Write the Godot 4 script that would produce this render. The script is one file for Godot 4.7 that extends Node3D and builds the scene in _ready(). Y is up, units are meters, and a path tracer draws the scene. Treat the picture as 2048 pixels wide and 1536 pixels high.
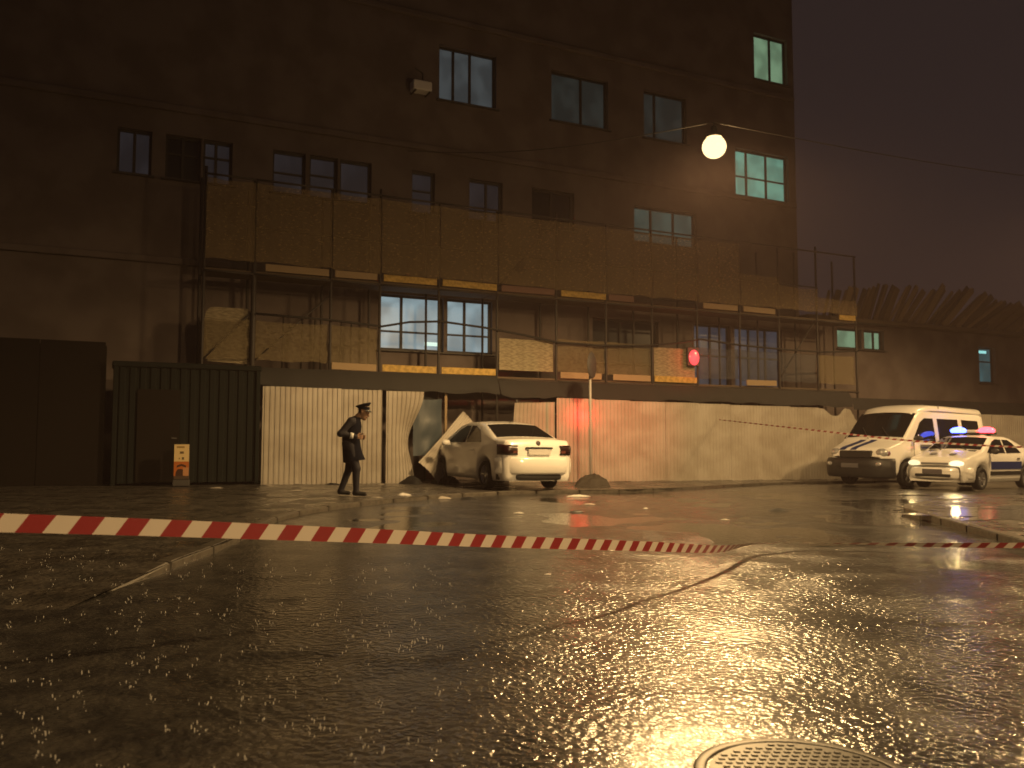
extends Node3D
# Night street in the rain: a white sedan has run through a site fence below a scaffolded building.
# Axes: camera looks along -z. The facade frame has s along the fence (to the right), y up, w out of the fence towards the street.

const U := Vector3(0.9013, 0.0, -0.4331)
const N := Vector3(0.4331, 0.0, 0.9013)
const F0 := Vector3(0.0, 0.0, -21.9)
const SLOPE := -0.012          # the street falls gently to the right
const PAVE := 0.06             # pavement above road
var FB := Basis(U, Vector3.UP, N)
var TILT := Basis(Vector3(0, 0, 1), SLOPE)
var M := {}
var used := {}
var rng := RandomNumberGenerator.new()

# ---------------------------------------------------------------- helpers
func numbered(called: String) -> String:
	used[called] = used.get(called, -1) + 1
	return called if used[called] == 0 else "%s_%03d" % [called, used[called]]

func tag(o: Node, label: String, category: String, group := "", kind := "") -> void:
	if label != "": o.set_meta("label", label)
	if category != "": o.set_meta("category", category)
	if group != "": o.set_meta("group", group)
	if kind != "": o.set_meta("kind", kind)

func thing(called: String, label: String, category: String, xf := Transform3D(), group := "") -> Node3D:
	var o := Node3D.new()
	o.name = numbered(called)
	add_child(o)
	o.transform = xf
	tag(o, label, category, group)
	return o

func part(parent: Node3D, called: String, mesh: Mesh, mat: Material, xf := Transform3D()) -> MeshInstance3D:
	var o := MeshInstance3D.new()
	o.name = called
	o.mesh = mesh
	o.material_override = mat
	o.transform = xf
	parent.add_child(o, true)
	return o

func solo(called: String, mesh: Mesh, mat: Material, label: String, category: String, xf := Transform3D(), group := "", kind := "") -> MeshInstance3D:
	var o := MeshInstance3D.new()
	o.name = numbered(called)
	o.mesh = mesh
	o.material_override = mat
	add_child(o)
	o.transform = xf
	tag(o, label, category, group, kind)
	return o

func gy(x: float) -> float:
	return SLOPE * x

func fp(s: float, y: float, w: float) -> Vector3:
	return F0 + U * s + N * w + Vector3(0, y, 0)

func fg(s: float, w: float) -> float:     # height of the pavement at (s, w)
	return gy(fp(s, 0, w).x) + PAVE

func ft(s: float, w: float, y := 0.0) -> Transform3D:   # facade frame standing at (s, w)
	return Transform3D(FB, fp(s, y, w))

class MB:
	var st := SurfaceTool.new()
	func _init(smooth := false) -> void:
		st.begin(Mesh.PRIMITIVE_TRIANGLES)
		st.set_smooth_group(0 if smooth else -1)
	func tri(a: Vector3, b: Vector3, c: Vector3) -> void:
		st.add_vertex(a); st.add_vertex(b); st.add_vertex(c)
	func quad(a: Vector3, b: Vector3, c: Vector3, d: Vector3) -> void:
		tri(a, b, c); tri(a, c, d)
	func quad_uv(p: Array, t: Array) -> void:
		for k in [0, 1, 2, 0, 2, 3]:
			st.set_uv(t[k]); st.add_vertex(p[k])
	func box(c: Vector3, size: Vector3, b := Basis()) -> MB:
		var h := size * 0.5
		var p := []
		for k in 8:
			p.append(c + b * Vector3(h.x * (1 if k & 1 else -1), h.y * (1 if k & 2 else -1), h.z * (1 if k & 4 else -1)))
		quad(p[0], p[1], p[3], p[2]); quad(p[5], p[4], p[6], p[7])
		quad(p[4], p[0], p[2], p[6]); quad(p[1], p[5], p[7], p[3])
		quad(p[2], p[3], p[7], p[6]); quad(p[4], p[5], p[1], p[0])
		return self
	func bevel_box(c: Vector3, size: Vector3, r: float, b := Basis()) -> MB:
		# a box with chamfered vertical and horizontal edges, as three crossing slabs hulled by hand
		var h := size * 0.5
		var ring := func(y: float, inset: float) -> Array:
			var x: float = h.x - inset
			var z: float = h.z - inset
			var q := minf(r, minf(x, z) * 0.9)
			var out := []
			for v in [Vector2(x - q, -z), Vector2(x, -z + q), Vector2(x, z - q), Vector2(x - q, z), Vector2(-x + q, z), Vector2(-x, z - q), Vector2(-x, -z + q), Vector2(-x + q, -z)]:
				out.append(c + b * Vector3(v.x, y, v.y))
			return out
		var rings := [ring.call(-h.y, r), ring.call(-h.y + r, 0.0), ring.call(h.y - r, 0.0), ring.call(h.y, r)]
		for k in 3:
			for i in 8:
				var j := (i + 1) % 8
				quad(rings[k][i], rings[k + 1][i], rings[k + 1][j], rings[k][j])
		for i in range(1, 7):
			tri(rings[3][0], rings[3][i + 1], rings[3][i])
			tri(rings[0][0], rings[0][i], rings[0][i + 1])
		return self
	func tube(a: Vector3, b: Vector3, r: float, r2 := -1.0, n := 8, caps := true) -> MB:
		if r2 < 0.0: r2 = r
		var d := (b - a).normalized()
		var x := d.cross(Vector3.UP if absf(d.y) < 0.9 else Vector3.RIGHT).normalized()
		var y := d.cross(x)
		for i in n:
			var t0 := TAU * i / n
			var t1 := TAU * (i + 1) / n
			var e0 := x * cos(t0) + y * sin(t0)
			var e1 := x * cos(t1) + y * sin(t1)
			quad(a + e0 * r, b + e0 * r2, b + e1 * r2, a + e1 * r)
			if caps:
				tri(a, a + e0 * r, a + e1 * r)
				tri(b, b + e1 * r2, b + e0 * r2)
		return self
	func path(pts: Array, r: float, n := 6) -> MB:
		for i in pts.size() - 1:
			tube(pts[i], pts[i + 1], r, r, n, i == 0 or i == pts.size() - 2)
		return self
	func ball(c: Vector3, rad: Vector3, b := Basis(), nu := 16, nv := 10) -> MB:
		for i in nu:
			for j in nv:
				var p := []
				for q in [[i, j], [i, j + 1], [i + 1, j + 1], [i + 1, j]]:
					var th: float = TAU * q[0] / nu
					var ph: float = PI * q[1] / nv
					p.append(c + b * Vector3(rad.x * sin(ph) * cos(th), rad.y * cos(ph), rad.z * sin(ph) * sin(th)))
				if j > 0: tri(p[0], p[1], p[3])
				if j < nv - 1: tri(p[1], p[2], p[3])
		return self
	func lathe(profile: Array, c: Vector3, b := Basis(), n := 24) -> MB:     # profile: Vector2(radius, height) about b.y
		for i in n:
			var t0 := TAU * i / n
			var t1 := TAU * (i + 1) / n
			for k in profile.size() - 1:
				var p: Vector2 = profile[k]
				var q: Vector2 = profile[k + 1]
				var a0 := c + b * Vector3(p.x * cos(t0), p.y, p.x * sin(t0))
				var a1 := c + b * Vector3(p.x * cos(t1), p.y, p.x * sin(t1))
				var b0 := c + b * Vector3(q.x * cos(t0), q.y, q.x * sin(t0))
				var b1 := c + b * Vector3(q.x * cos(t1), q.y, q.x * sin(t1))
				if p.x > 1e-5: tri(a0, a1, b0)
				if q.x > 1e-5: tri(b0, a1, b1)
		return self
	func grid(rows: Array, closed := false) -> MB:
		for i in rows.size() - 1:
			var m: int = rows[i].size()
			for j in (m if closed else m - 1):
				var k := (j + 1) % m
				quad(rows[i][j], rows[i + 1][j], rows[i + 1][k], rows[i][k])
		return self
	func fan(ring: Array, c: Vector3) -> MB:
		for i in ring.size():
			tri(c, ring[i], ring[(i + 1) % ring.size()])
		return self
	func done() -> ArrayMesh:
		st.generate_normals()
		return st.commit()

func mat(albedo: Color, rough := 0.8, metal := 0.0) -> StandardMaterial3D:
	var m := StandardMaterial3D.new()
	m.albedo_color = albedo.linear_to_srgb()     # given as real-world linear base colours
	m.roughness = rough
	m.metallic = metal
	return m

func glow(c: Color, energy: float, base := Color(0.05, 0.05, 0.05)) -> StandardMaterial3D:
	var m := mat(base, 0.25)
	m.emission_enabled = true
	m.emission = c.linear_to_srgb()
	m.emission_energy_multiplier = energy
	return m

func noise(freq: float, octaves: int, sd: int, cellular := false) -> FastNoiseLite:
	var n := FastNoiseLite.new()
	n.noise_type = FastNoiseLite.TYPE_CELLULAR if cellular else FastNoiseLite.TYPE_SIMPLEX_SMOOTH
	n.seed = sd
	n.frequency = freq
	n.fractal_type = FastNoiseLite.FRACTAL_FBM if octaves > 1 else FastNoiseLite.FRACTAL_NONE
	n.fractal_octaves = octaves
	return n

func normal_tex(freq: float, octaves: int, size: int, bump: float, sd: int) -> ImageTexture:
	var img := noise(freq, octaves, sd).get_seamless_image(size, size)
	img.convert(Image.FORMAT_RGBA8)
	img.bump_map_to_normal_map(bump)
	return ImageTexture.create_from_image(img)

func ramp_tex(freq: float, octaves: int, size: int, a: Color, b: Color, sd: int, stretch := Vector2.ONE) -> ImageTexture:
	# a colour texture that blends a and b (linear colours) by noise
	var src := noise(freq, octaves, sd).get_seamless_image(size, size)
	var img := Image.create(size, size, false, Image.FORMAT_RGB8)
	var sa := a.linear_to_srgb()
	var sb := b.linear_to_srgb()
	for y in size:
		for x in size:
			var t := src.get_pixel(int(x * stretch.x) % size, int(y * stretch.y) % size).r
			img.set_pixel(x, y, sa.lerp(sb, smoothstep(0.2, 0.8, t)))
	return ImageTexture.create_from_image(img)

func grey_tex(freq: float, octaves: int, size: int, lo: float, hi: float, sd: int) -> ImageTexture:
	var src := noise(freq, octaves, sd).get_seamless_image(size, size)
	var img := Image.create(size, size, false, Image.FORMAT_RGB8)
	for y in size:
		for x in size:
			var t := smoothstep(0.3, 0.7, src.get_pixel(x, y).r)
			var v := lerpf(lo, hi, t)
			img.set_pixel(x, y, Color(v, v, v))
	return ImageTexture.create_from_image(img)

func prof(a: Array, x: float) -> float:      # piecewise linear through [x, y] pairs, x rising
	if x <= a[0][0]: return a[0][1]
	for k in a.size() - 1:
		if x <= a[k + 1][0]:
			return lerpf(a[k][1], a[k + 1][1], (x - a[k][0]) / (a[k + 1][0] - a[k][0]))
	return a[-1][1]

# ---------------------------------------------------------------- light and camera
func street_light(called: String, at: Vector3, energy: float, color: Color, size: float, angle: float, aim: Vector3) -> SpotLight3D:
	var l := SpotLight3D.new()
	l.name = called
	l.light_color = color
	l.light_energy = energy
	l.light_size = size
	l.spot_range = 90.0
	l.spot_angle = angle
	l.spot_angle_attenuation = 0.35
	l.spot_attenuation = 2.0
	l.shadow_enabled = true
	add_child(l)
	l.position = at
	l.look_at(aim, Vector3(0.01, 0, 1).normalized())
	return l

const SODIUM := Color(1.0, 0.815, 0.545)
const LAMP_A := Vector3(3.61, 6.33, -15.0)
const LAMP_B := Vector3(10.5, 8.4, 0.5)
const LAMP_C := Vector3(16.4, 7.8, -21.6)

func _ready() -> void:
	rng.seed = 20417
	var cam := Camera3D.new()
	cam.name = "camera"
	cam.fov = 48.18
	cam.near = 0.1
	cam.far = 400.0
	add_child(cam)
	cam.position = Vector3(0, 1.02, 0)
	cam.rotation_degrees = Vector3(4.0, 0, 0)
	cam.current = true
	var lens := CameraAttributesPhysical.new()
	lens.frustum_focal_length = 39.14
	lens.frustum_focus_distance = 6.5
	lens.frustum_near = 0.1
	lens.frustum_far = 400.0
	lens.exposure_aperture = 3.6
	cam.attributes = lens
	cam.fov = 48.18

	var env := Environment.new()
	env.background_mode = Environment.BG_SKY
	var sky := Sky.new()
	var sm := ProceduralSkyMaterial.new()
	sm.sky_top_color = Color(0.019, 0.0132, 0.0128).linear_to_srgb()
	sm.sky_horizon_color = Color(0.024, 0.0165, 0.0165).linear_to_srgb()
	sm.ground_bottom_color = Color(0.02, 0.013, 0.012).linear_to_srgb()
	sm.ground_horizon_color = Color(0.024, 0.0165, 0.0165).linear_to_srgb()
	sm.sun_angle_max = 0.0
	sky.sky_material = sm
	env.sky = sky
	env.background_energy_multiplier = 1.0
	env.ambient_light_source = Environment.AMBIENT_SOURCE_SKY
	env.tonemap_mode = Environment.TONE_MAPPER_LINEAR
	env.tonemap_exposure = 1.0
	env.sdfgi_enabled = true
	env.ssao_enabled = true
	env.ssil_enabled = true
	env.fog_enabled = true
	env.fog_density = 0.0014
	env.fog_light_color = Color(0.84, 0.74, 0.74)
	var we := WorldEnvironment.new()
	we.name = "environment"
	we.environment = env
	add_child(we)

	street_light("street_light_a", LAMP_A + Vector3(0, -0.12, 0), 80.0, SODIUM, 0.35, 84.0, LAMP_A + Vector3(0, -5, 0.0))
	street_light("street_light_b", LAMP_B + Vector3(0, -0.1, 0), 230.0, SODIUM, 0.2, 87.0, LAMP_B + Vector3(-0.2, -5, -0.3))
	street_light("street_light_c", LAMP_C + Vector3(0, -0.1, 0), 115.0, SODIUM, 0.2, 78.0, LAMP_C + Vector3(-0.6, -5, 0.3))

	var halo := OmniLight3D.new()       # the hanging lamp's globe also glows sideways and up
	halo.name = "hanging_lamp_glow"
	halo.light_color = SODIUM
	halo.light_energy = 7.0
	halo.light_size = 0.2
	halo.omni_range = 60.0
	halo.shadow_enabled = true
	add_child(halo)
	halo.position = LAMP_A + Vector3(0, -0.02, 0)
	materials()
	ground()
	building()
	low_building()
	scaffold()
	fences()
	dark_side()
	street_furniture()
	vehicles()
	person()
	tapes()
	debris()
	rain()

# ---------------------------------------------------------------- materials
func materials() -> void:
	var m: StandardMaterial3D
	m = mat(Color(1, 1, 1), 1.0)
	m.albedo_texture = ramp_tex(0.02, 4, 512, Color(0.030, 0.029, 0.028), Color(0.062, 0.058, 0.052), 5)
	m.roughness_texture = grey_tex(0.006, 4, 512, 0.12, 0.26, 8)
	m.normal_enabled = true
	m.normal_texture = normal_tex(0.055, 4, 1024, 5.0, 3)
	m.normal_scale = 0.6
	m.metallic_specular = 0.9
	m.clearcoat_enabled = true
	m.clearcoat = 0.3
	m.clearcoat_roughness = 0.30
	m.uv1_scale = Vector3(0.31, 0.31, 0.31)
	M.road = m
	m = mat(Color(1, 1, 1), 1.0)
	m.albedo_texture = ramp_tex(0.03, 4, 256, Color(0.045, 0.041, 0.036), Color(0.085, 0.076, 0.064), 15)
	m.roughness_texture = grey_tex(0.01, 3, 256, 0.16, 0.42, 18)
	m.normal_enabled = true
	m.normal_texture = normal_tex(0.05, 3, 512, 3.0, 13)
	m.uv1_scale = Vector3(0.4, 0.4, 0.4)
	M.pave = m
	m = mat(Color(0.10, 0.092, 0.08), 0.4)
	m.albedo_texture = ramp_tex(0.03, 4, 256, Color(0.6, 0.58, 0.55), Color(1, 0.97, 0.93), 25)
	m.uv1_triplanar = true
	M.kerb = m
	m = mat(Color(0.02, 0.019, 0.018), 0.07)
	m.normal_enabled = true
	m.normal_texture = normal_tex(0.05, 2, 512, 2.0, 23)
	m.normal_scale = 0.25
	m.uv1_scale = Vector3(0.6, 0.6, 0.6)
	M.puddle = m
	m = mat(Color(0.40, 0.37, 0.325), 0.36, 0.0)
	m.albedo_texture = ramp_tex(0.012, 4, 256, Color(0.78, 0.76, 0.72), Color(1, 1, 1), 35)
	m.uv1_triplanar = true
	m.uv1_world_triplanar = true
	m.uv1_scale = Vector3(0.35, 0.35, 0.35)
	m.clearcoat_enabled = true
	m.clearcoat = 0.35
	m.clearcoat_roughness = 0.12
	M.fence = m
	var m2: StandardMaterial3D = m.duplicate()
	m2.albedo_color = Color(0.37, 0.34, 0.295).linear_to_srgb()
	M.fence_b = m2
	M.steel_dark = mat(Color(0.05, 0.047, 0.045), 0.6)
	M.scaffold = mat(Color(0.035, 0.03, 0.026), 0.6)
	m = mat(Color(0.5, 0.33, 0.085), 0.7)
	m.albedo_texture = ramp_tex(0.03, 3, 256, Color(0.65, 0.65, 0.6), Color(1, 1, 1), 45)
	m.uv1_triplanar = true
	M.toe = m
	M.toe_pale = mat(Color(0.30, 0.22, 0.13), 0.8)
	M.toe_red = mat(Color(0.16, 0.09, 0.07), 0.8)
	M.plank = mat(Color(0.10, 0.075, 0.05), 0.85)
	m = mat(Color(0.27, 0.205, 0.11), 0.9)
	m.albedo_texture = ramp_tex(0.035, 4, 256, Color(0.55, 0.5, 0.45), Color(1, 1, 1), 55, Vector2(1, 3))
	m.uv1_triplanar = true
	m.uv1_scale = Vector3(0.8, 0.8, 0.8)
	m.transparency = BaseMaterial3D.TRANSPARENCY_ALPHA
	m.albedo_color.a = 0.62
	M.net = m
	var m3: StandardMaterial3D = m.duplicate()
	m3.albedo_color = Color(0.22, 0.18, 0.105, 0.6).linear_to_srgb()
	M.guard = m3
	var m4: StandardMaterial3D = m.duplicate()
	m4.albedo_color = Color(0.09, 0.10, 0.12, 0.5).linear_to_srgb()
	M.guard_blue = m4
	m = mat(Color(0.30, 0.255, 0.17), 0.85)
	m.albedo_texture = ramp_tex(0.02, 4, 256, Color(0.6, 0.58, 0.54), Color(1, 1, 1), 65, Vector2(1, 4))
	m.uv1_triplanar = true
	M.ply = m
	m = mat(Color(0.145, 0.118, 0.108), 0.95)
	m.albedo_texture = ramp_tex(0.012, 6, 512, Color(0.74, 0.72, 0.71), Color(1, 1, 1), 75)
	m.uv1_triplanar = true
	m.uv1_scale = Vector3(0.11, 0.11, 0.11)
	M.wall = m
	M.frame = mat(Color(0.03, 0.029, 0.028), 0.6)
	M.frame_pale = mat(Color(0.06, 0.055, 0.05), 0.6)
	M.glass_dark = mat(Color(0.012, 0.013, 0.015), 0.3)
	M.black_tarp = mat(Color(0.012, 0.011, 0.010), 0.75)
	M.shade_metal = mat(Color(0.011, 0.014, 0.013), 0.85)  # cabin metal, shade put into the near-black colour
	M.shade_ply = mat(Color(0.015, 0.0125, 0.011), 1.0)  # hoarding and door plywood, coloured near black to read as unlit
	M.shade_ply.metallic_specular = 0.2
	M.shade_metal.metallic_specular = 0.25
	m = mat(Color(0.055, 0.075, 0.095), 0.45)
	M.blue_tarp = m
	M.white_plastic = mat(Color(0.65, 0.63, 0.6), 0.4)
	# window glow: rooms seen through curtains
	for w in [["win_grey", Color(0.046, 0.054, 0.056), 1.0, 81], ["win_faint", Color(0.015, 0.014, 0.016), 1.0, 82], ["win_green_faint", Color(0.016, 0.020, 0.018), 1.0, 83],
			["win_blue", Color(0.25, 0.335, 0.36), 1.0, 84], ["win_teal", Color(0.03, 0.055, 0.046), 1.0, 85], ["win_stair", Color(0.11, 0.27, 0.20), 1.0, 86], ["win_green", Color(0.15, 0.25, 0.15), 1.0, 87],
			["win_shop", Color(0.030, 0.036, 0.048), 1.0, 88], ["win_cyan", Color(0.03, 0.08, 0.085), 1.0, 89]]:
		var g := glow(w[1], w[2], Color(0.02, 0.02, 0.022))
		g.emission_texture = ramp_tex(0.014, 3, 128, Color(0.62, 0.62, 0.62), Color(1, 1, 1), w[3])
		g.emission_operator = BaseMaterial3D.EMISSION_OP_MULTIPLY
		g.uv1_triplanar = true
		g.uv1_scale = Vector3(0.5, 0.35, 0.5)
		g.roughness = 0.35
		M[w[0]] = g
	M.tube_white = glow(Color(0.75, 1.0, 0.85), 1.0)
	M.tube_cyan = glow(Color(0.30, 0.75, 0.72), 1.0)
	M.red_glow = glow(Color(1.0, 0.07, 0.08), 1.5)
	M.lamp_glow = glow(Color(1.0, 0.74, 0.36), 2.0)
	# vehicles
	m = mat(Color(0.74, 0.73, 0.70), 0.3)
	m.clearcoat_enabled = true
	m.clearcoat = 0.8
	m.clearcoat_roughness = 0.06
	M.white_paint = m
	M.car_glass = mat(Color(0.012, 0.012, 0.013), 0.05)
	M.tyre = mat(Color(0.012, 0.012, 0.012), 0.85)
	M.rim = mat(Color(0.35, 0.35, 0.36), 0.35, 0.8)
	M.black_plastic = mat(Color(0.015, 0.015, 0.016), 0.5)
	M.tail = mat(Color(0.016, 0.003, 0.003), 0.3)
	M.tail_clear = mat(Color(0.12, 0.04, 0.03), 0.25)
	M.plate = mat(Color(0.55, 0.54, 0.52), 0.4)
	M.chrome = mat(Color(0.6, 0.6, 0.6), 0.12, 1.0)
	M.blue_stripe = mat(Color(0.018, 0.03, 0.12), 0.35)
	M.grey_band = mat(Color(0.16, 0.16, 0.17), 0.4)
	M.lens = mat(Color(0.55, 0.55, 0.55), 0.08, 0.6)
	M.headlight_on = glow(Color(1.0, 0.84, 0.50), 1.7)
	M.headlight_dim = glow(Color(1.0, 0.82, 0.46), 1.3)
	M.beacon_blue = glow(Color(0.08, 0.13, 1.0), 9.0)
	M.beacon_red = glow(Color(1.0, 0.04, 0.06), 9.0)
	# tape
	var img := Image.create(128, 64, false, Image.FORMAT_RGB8)
	for y in 64:
		for x in 128:
			var v := fposmod(x + y * 0.45, 128.0)
			var red: bool = v < 64.0
			img.set_pixel(x, y, Color(0.27, 0.03, 0.035).linear_to_srgb() if red else Color(0.62, 0.56, 0.50).linear_to_srgb())
	m = mat(Color(1, 1, 1), 0.35)
	m.albedo_texture = ImageTexture.create_from_image(img)
	m.backlight_enabled = true
	m.backlight = Color(0.35, 0.35, 0.35)
	M.tape = m
	# person
	m = mat(Color(1, 1, 1), 0.8)
	m.vertex_color_use_as_albedo = true
	M.person = m
	M.cloth = mat(Color(0.009, 0.010, 0.016), 1.0)
	M.cloth.metallic_specular = 0.15
	M.reflective = mat(Color(0.62, 0.64, 0.64), 0.3)
	M.shoe = mat(Color(0.01, 0.01, 0.01), 0.3)

# ---------------------------------------------------------------- ground
func kerb_path() -> Array:       # (x, z) of the pavement edge, from behind the camera to the far right
	var a := [Vector2(-2.72, -4.9), Vector2(-2.72, -7.2), Vector2(-2.74, -8.4), Vector2(-2.92, -10.0), Vector2(-3.0, -11.3), Vector2(-2.92, -12.4), Vector2(-2.6, -13.6), Vector2(-2.05, -14.9), Vector2(-1.3, -16.2), Vector2(-0.4, -17.3)]
	for q in [[-1.2, 3.7], [0.0, 3.75], [1.2, 3.7], [2.4, 3.45], [3.8, 2.9], [5.4, 2.2], [7.0, 1.6], [9.0, 1.2], [12.0, 1.05], [16.0, 1.0], [22.0, 1.0], [34.0, 1.0]]:
		var p := fp(q[0], 0, q[1])
		a.append(Vector2(p.x, p.z))
	return a

func sheet(poly: Array, off: float, cell := 0.0) -> ArrayMesh:
	var st := SurfaceTool.new()
	st.begin(Mesh.PRIMITIVE_TRIANGLES)
	var pv := PackedVector2Array(poly)
	var idx := Geometry2D.triangulate_polygon(pv)
	for i in idx:
		var v := pv[i]
		st.set_uv(v)
		st.set_normal(Vector3(-SLOPE, 1, 0).normalized())
		st.add_vertex(Vector3(v.x, gy(v.x) + off, v.y))
	return st.commit()

func kerb_run(called: String, pts: Array, h: float, inward: float, label: String) -> void:
	var root := thing(called, label, "kerb")
	root.set_meta("kind", "structure")
	var curve := Curve2D.new()
	for p in pts: curve.add_point(p)
	var total := curve.get_baked_length()
	var count := int(total)
	var lib := {}
	for k in count:
		var a := curve.sample_baked(total * k / count + 0.006)
		var b := curve.sample_baked(total * (k + 1) / count - 0.006)
		var d := (b - a).normalized()
		var nrm := Vector2(-d.y, d.x) * inward
		var mid := (a + b) * 0.5 + nrm * 0.075
		var len := a.distance_to(b)
		var key := int(round(len * 100))
		if not lib.has(key):
			lib[key] = MB.new().bevel_box(Vector3(0, 0, 0), Vector3(len, 0.24, 0.15), 0.018).done()
		var ha := -(h + 0.06) * smoothstep(-7.2, -4.9, a.y)
		var hb := -(h + 0.06) * smoothstep(-7.2, -4.9, b.y)
		var dv := Vector3(b.x - a.x, hb - ha + gy(b.x) - gy(a.x), b.y - a.y).normalized()
		var sd := dv.cross(Vector3.UP).normalized()
		var bs := Basis(dv, sd.cross(dv), sd)
		part(root, "kerb_stone", lib[key], M.kerb, Transform3D(bs, Vector3(mid.x, gy(mid.x) + h - 0.12 + (ha + hb) * 0.5 + rng.randf_range(-0.004, 0.004), mid.y)))

func ground() -> void:
	# the road: one sheet to the horizon, gently uneven where it is near
	var nx := []
	var nz := []
	var v0 := -18.0
	while v0 < 25.0:
		nx.append(v0)
		v0 += 0.12 if v0 > -3.2 and v0 < 5.4 else 0.36
	v0 = 1.0
	while v0 > -32.0:
		nz.append(v0)
		v0 -= 0.075 if v0 < -2.2 and v0 > -8.0 else 0.2
	nx = [-120.0, -60.0, -30.0] + nx + [34.0, 60.0, 120.0]
	nz = [60.0, 20.0, 6.0] + nz + [-40.0, -60.0, -120.0]
	var n3 := noise(0.8, 2, 103)
	var n1 := noise(0.35, 3, 101)
	var n2 := noise(1.1, 2, 102)
	var rows := []
	for z in nz:
		var row := []
		for x in nx:
			var e := 0.0
			if absf(x) < 30.0 and z < 5.0 and z > -36.0:
				e = n1.get_noise_2d(x, z * 0.7) * 0.020 + n2.get_noise_2d(x, z) * 0.007
				e = minf(e, 0.010) - 0.0125
				# repaired patches stand a little proud of the old surface
				var jag := n3.get_noise_2d(x * 2.0, z * 2.0) * 0.10
				if x > -1.45 + jag and x < 0.42 + jag and z < -4.2 + jag * 0.4 and z > -6.3 + jag: e += 0.008
				if x > 2.3 + jag and x < 4.4 + jag and z < -5.2 + jag and z > -7.1 + jag: e += 0.007
				var d := Vector2(x, z).distance_to(Vector2(0.93, -2.78))
				e = lerpf(-0.016, e, smoothstep(0.45, 0.62, d)) + (0.007 if d > 0.46 and d < 0.95 + jag else 0.0)
			row.append(Vector3(x, gy(x) + e, z))
		rows.append(row)
	var st := SurfaceTool.new()
	st.begin(Mesh.PRIMITIVE_TRIANGLES)
	for i in rows.size() - 1:
		for j in rows[i].size() - 1:
			for v in [rows[i][j], rows[i + 1][j], rows[i + 1][j + 1], rows[i][j], rows[i + 1][j + 1], rows[i][j + 1]]:
				st.set_uv(Vector2(v.x, v.z))
				st.add_vertex(v)
	st.index()
	st.generate_normals()
	solo("road", st.commit(), M.road, "wet dark asphalt road with rain sheen", "road", Transform3D(), "", "structure")

	var kp := kerb_path()
	var poly := kp.duplicate()
	poly.pop_front()
	poly.append_array([Vector2(60, -60), Vector2(-60, -60), Vector2(-60, -7.2)])
	solo("pavement", sheet(poly, PAVE - 0.006), M.pave, "wet asphalt pavement along the site fence", "pavement", Transform3D(), "", "structure")
	var rs := SurfaceTool.new()
	rs.begin(Mesh.PRIMITIVE_TRIANGLES)
	for k in 12:
		var x0 := lerpf(-2.72, -24.0, k / 12.0)
		var x1 := lerpf(-2.72, -24.0, (k + 1) / 12.0)
		for v in [Vector3(x0, -0.03, -4.9), Vector3(x0, PAVE - 0.006, -7.2), Vector3(x1, PAVE - 0.006, -7.2), Vector3(x0, -0.03, -4.9), Vector3(x1, PAVE - 0.006, -7.2), Vector3(x1, -0.03, -4.9)]:
			rs.set_uv(Vector2(v.x, v.z))
			rs.add_vertex(v + Vector3(0, gy(v.x), 0))
	rs.generate_normals()
	solo("pavement_ramp", rs.commit(), M.pave, "wet asphalt pavement sloping down to the near road at the left", "pavement", Transform3D(), "", "structure")
	kerb_run("kerb", kp, PAVE, -1.0, "grey kerb stones edging the pavement by the fence")
	var isl := [Vector2(5.35, -8.9), Vector2(5.55, -10.0), Vector2(6.0, -12.6), Vector2(6.32, -14.1), Vector2(6.75, -14.9), Vector2(8.2, -16.4), Vector2(10.2, -18.0), Vector2(13.0, -19.2), Vector2(19.0, -20.6)]
	var ip := isl.duplicate()
	ip.append_array([Vector2(19.0, -8.9)])
	solo("traffic_island", sheet(ip, 0.072), M.pave, "low wet traffic island at the right, its tip pointing left", "traffic island", Transform3D(), "", "structure")
	kerb_run("island_kerb", isl, 0.08, 1.0, "grey kerb stones edging the traffic island at the right")

	# standing water: a level film that the uneven road pokes through
	solo("puddle_water", sheet([Vector2(-2.75, -9.2), Vector2(4.6, -9.2), Vector2(5.6, -11.0), Vector2(6.4, -14.6), Vector2(12.0, -19.4), Vector2(30.0, -22.0), Vector2(30.0, -34.0), Vector2(12.0, -24.0), Vector2(2.5, -19.0), Vector2(-0.6, -17.0), Vector2(-2.6, -13.0), Vector2(-2.9, -11.0)], -0.0165), M.puddle, "rain water standing in the hollows of the road", "water", Transform3D(), "", "structure")
	var pn := noise(0.9, 3, 300)
	for q in [[9.0, -13.9, 1.6, 0.8], [11.0, -15.8, 1.8, 0.6], [7.4, -12.5, 1.3, 1.2]]:
		var pl := []
		for i in 40:
			var t := TAU * i / 40.0
			var r := 1.0 + pn.get_noise_2d(cos(t) * 1.5 + q[0] * 9.1, sin(t) * 1.5) * 0.9
			pl.append(Vector2(q[0] + cos(t) * q[2] * r, q[1] + sin(t) * q[3] * r))
		solo("puddle", sheet(pl, 0.077), M.puddle, "shallow rain puddle lying on the traffic island", "puddle", Transform3D(), "rain puddles", "structure")

	# manhole in the near road
	var mc := Vector3(0.93, gy(0.93) - 0.015, -2.78)
	var mh := thing("manhole", "round iron manhole cover set in the near road", "manhole", Transform3D(TILT, mc))
	var ringm := MB.new(true).lathe([Vector2(0.312, -0.02), Vector2(0.314, 0.004), Vector2(0.318, 0.005), Vector2(0.345, 0.005), Vector2(0.352, 0.003), Vector2(0.355, -0.02)], Vector3.ZERO, Basis(), 48).done()
	M.iron = mat(Color(0.045, 0.042, 0.038), 0.42, 0.1)
	part(mh, "frame", ringm, M.iron)
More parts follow.
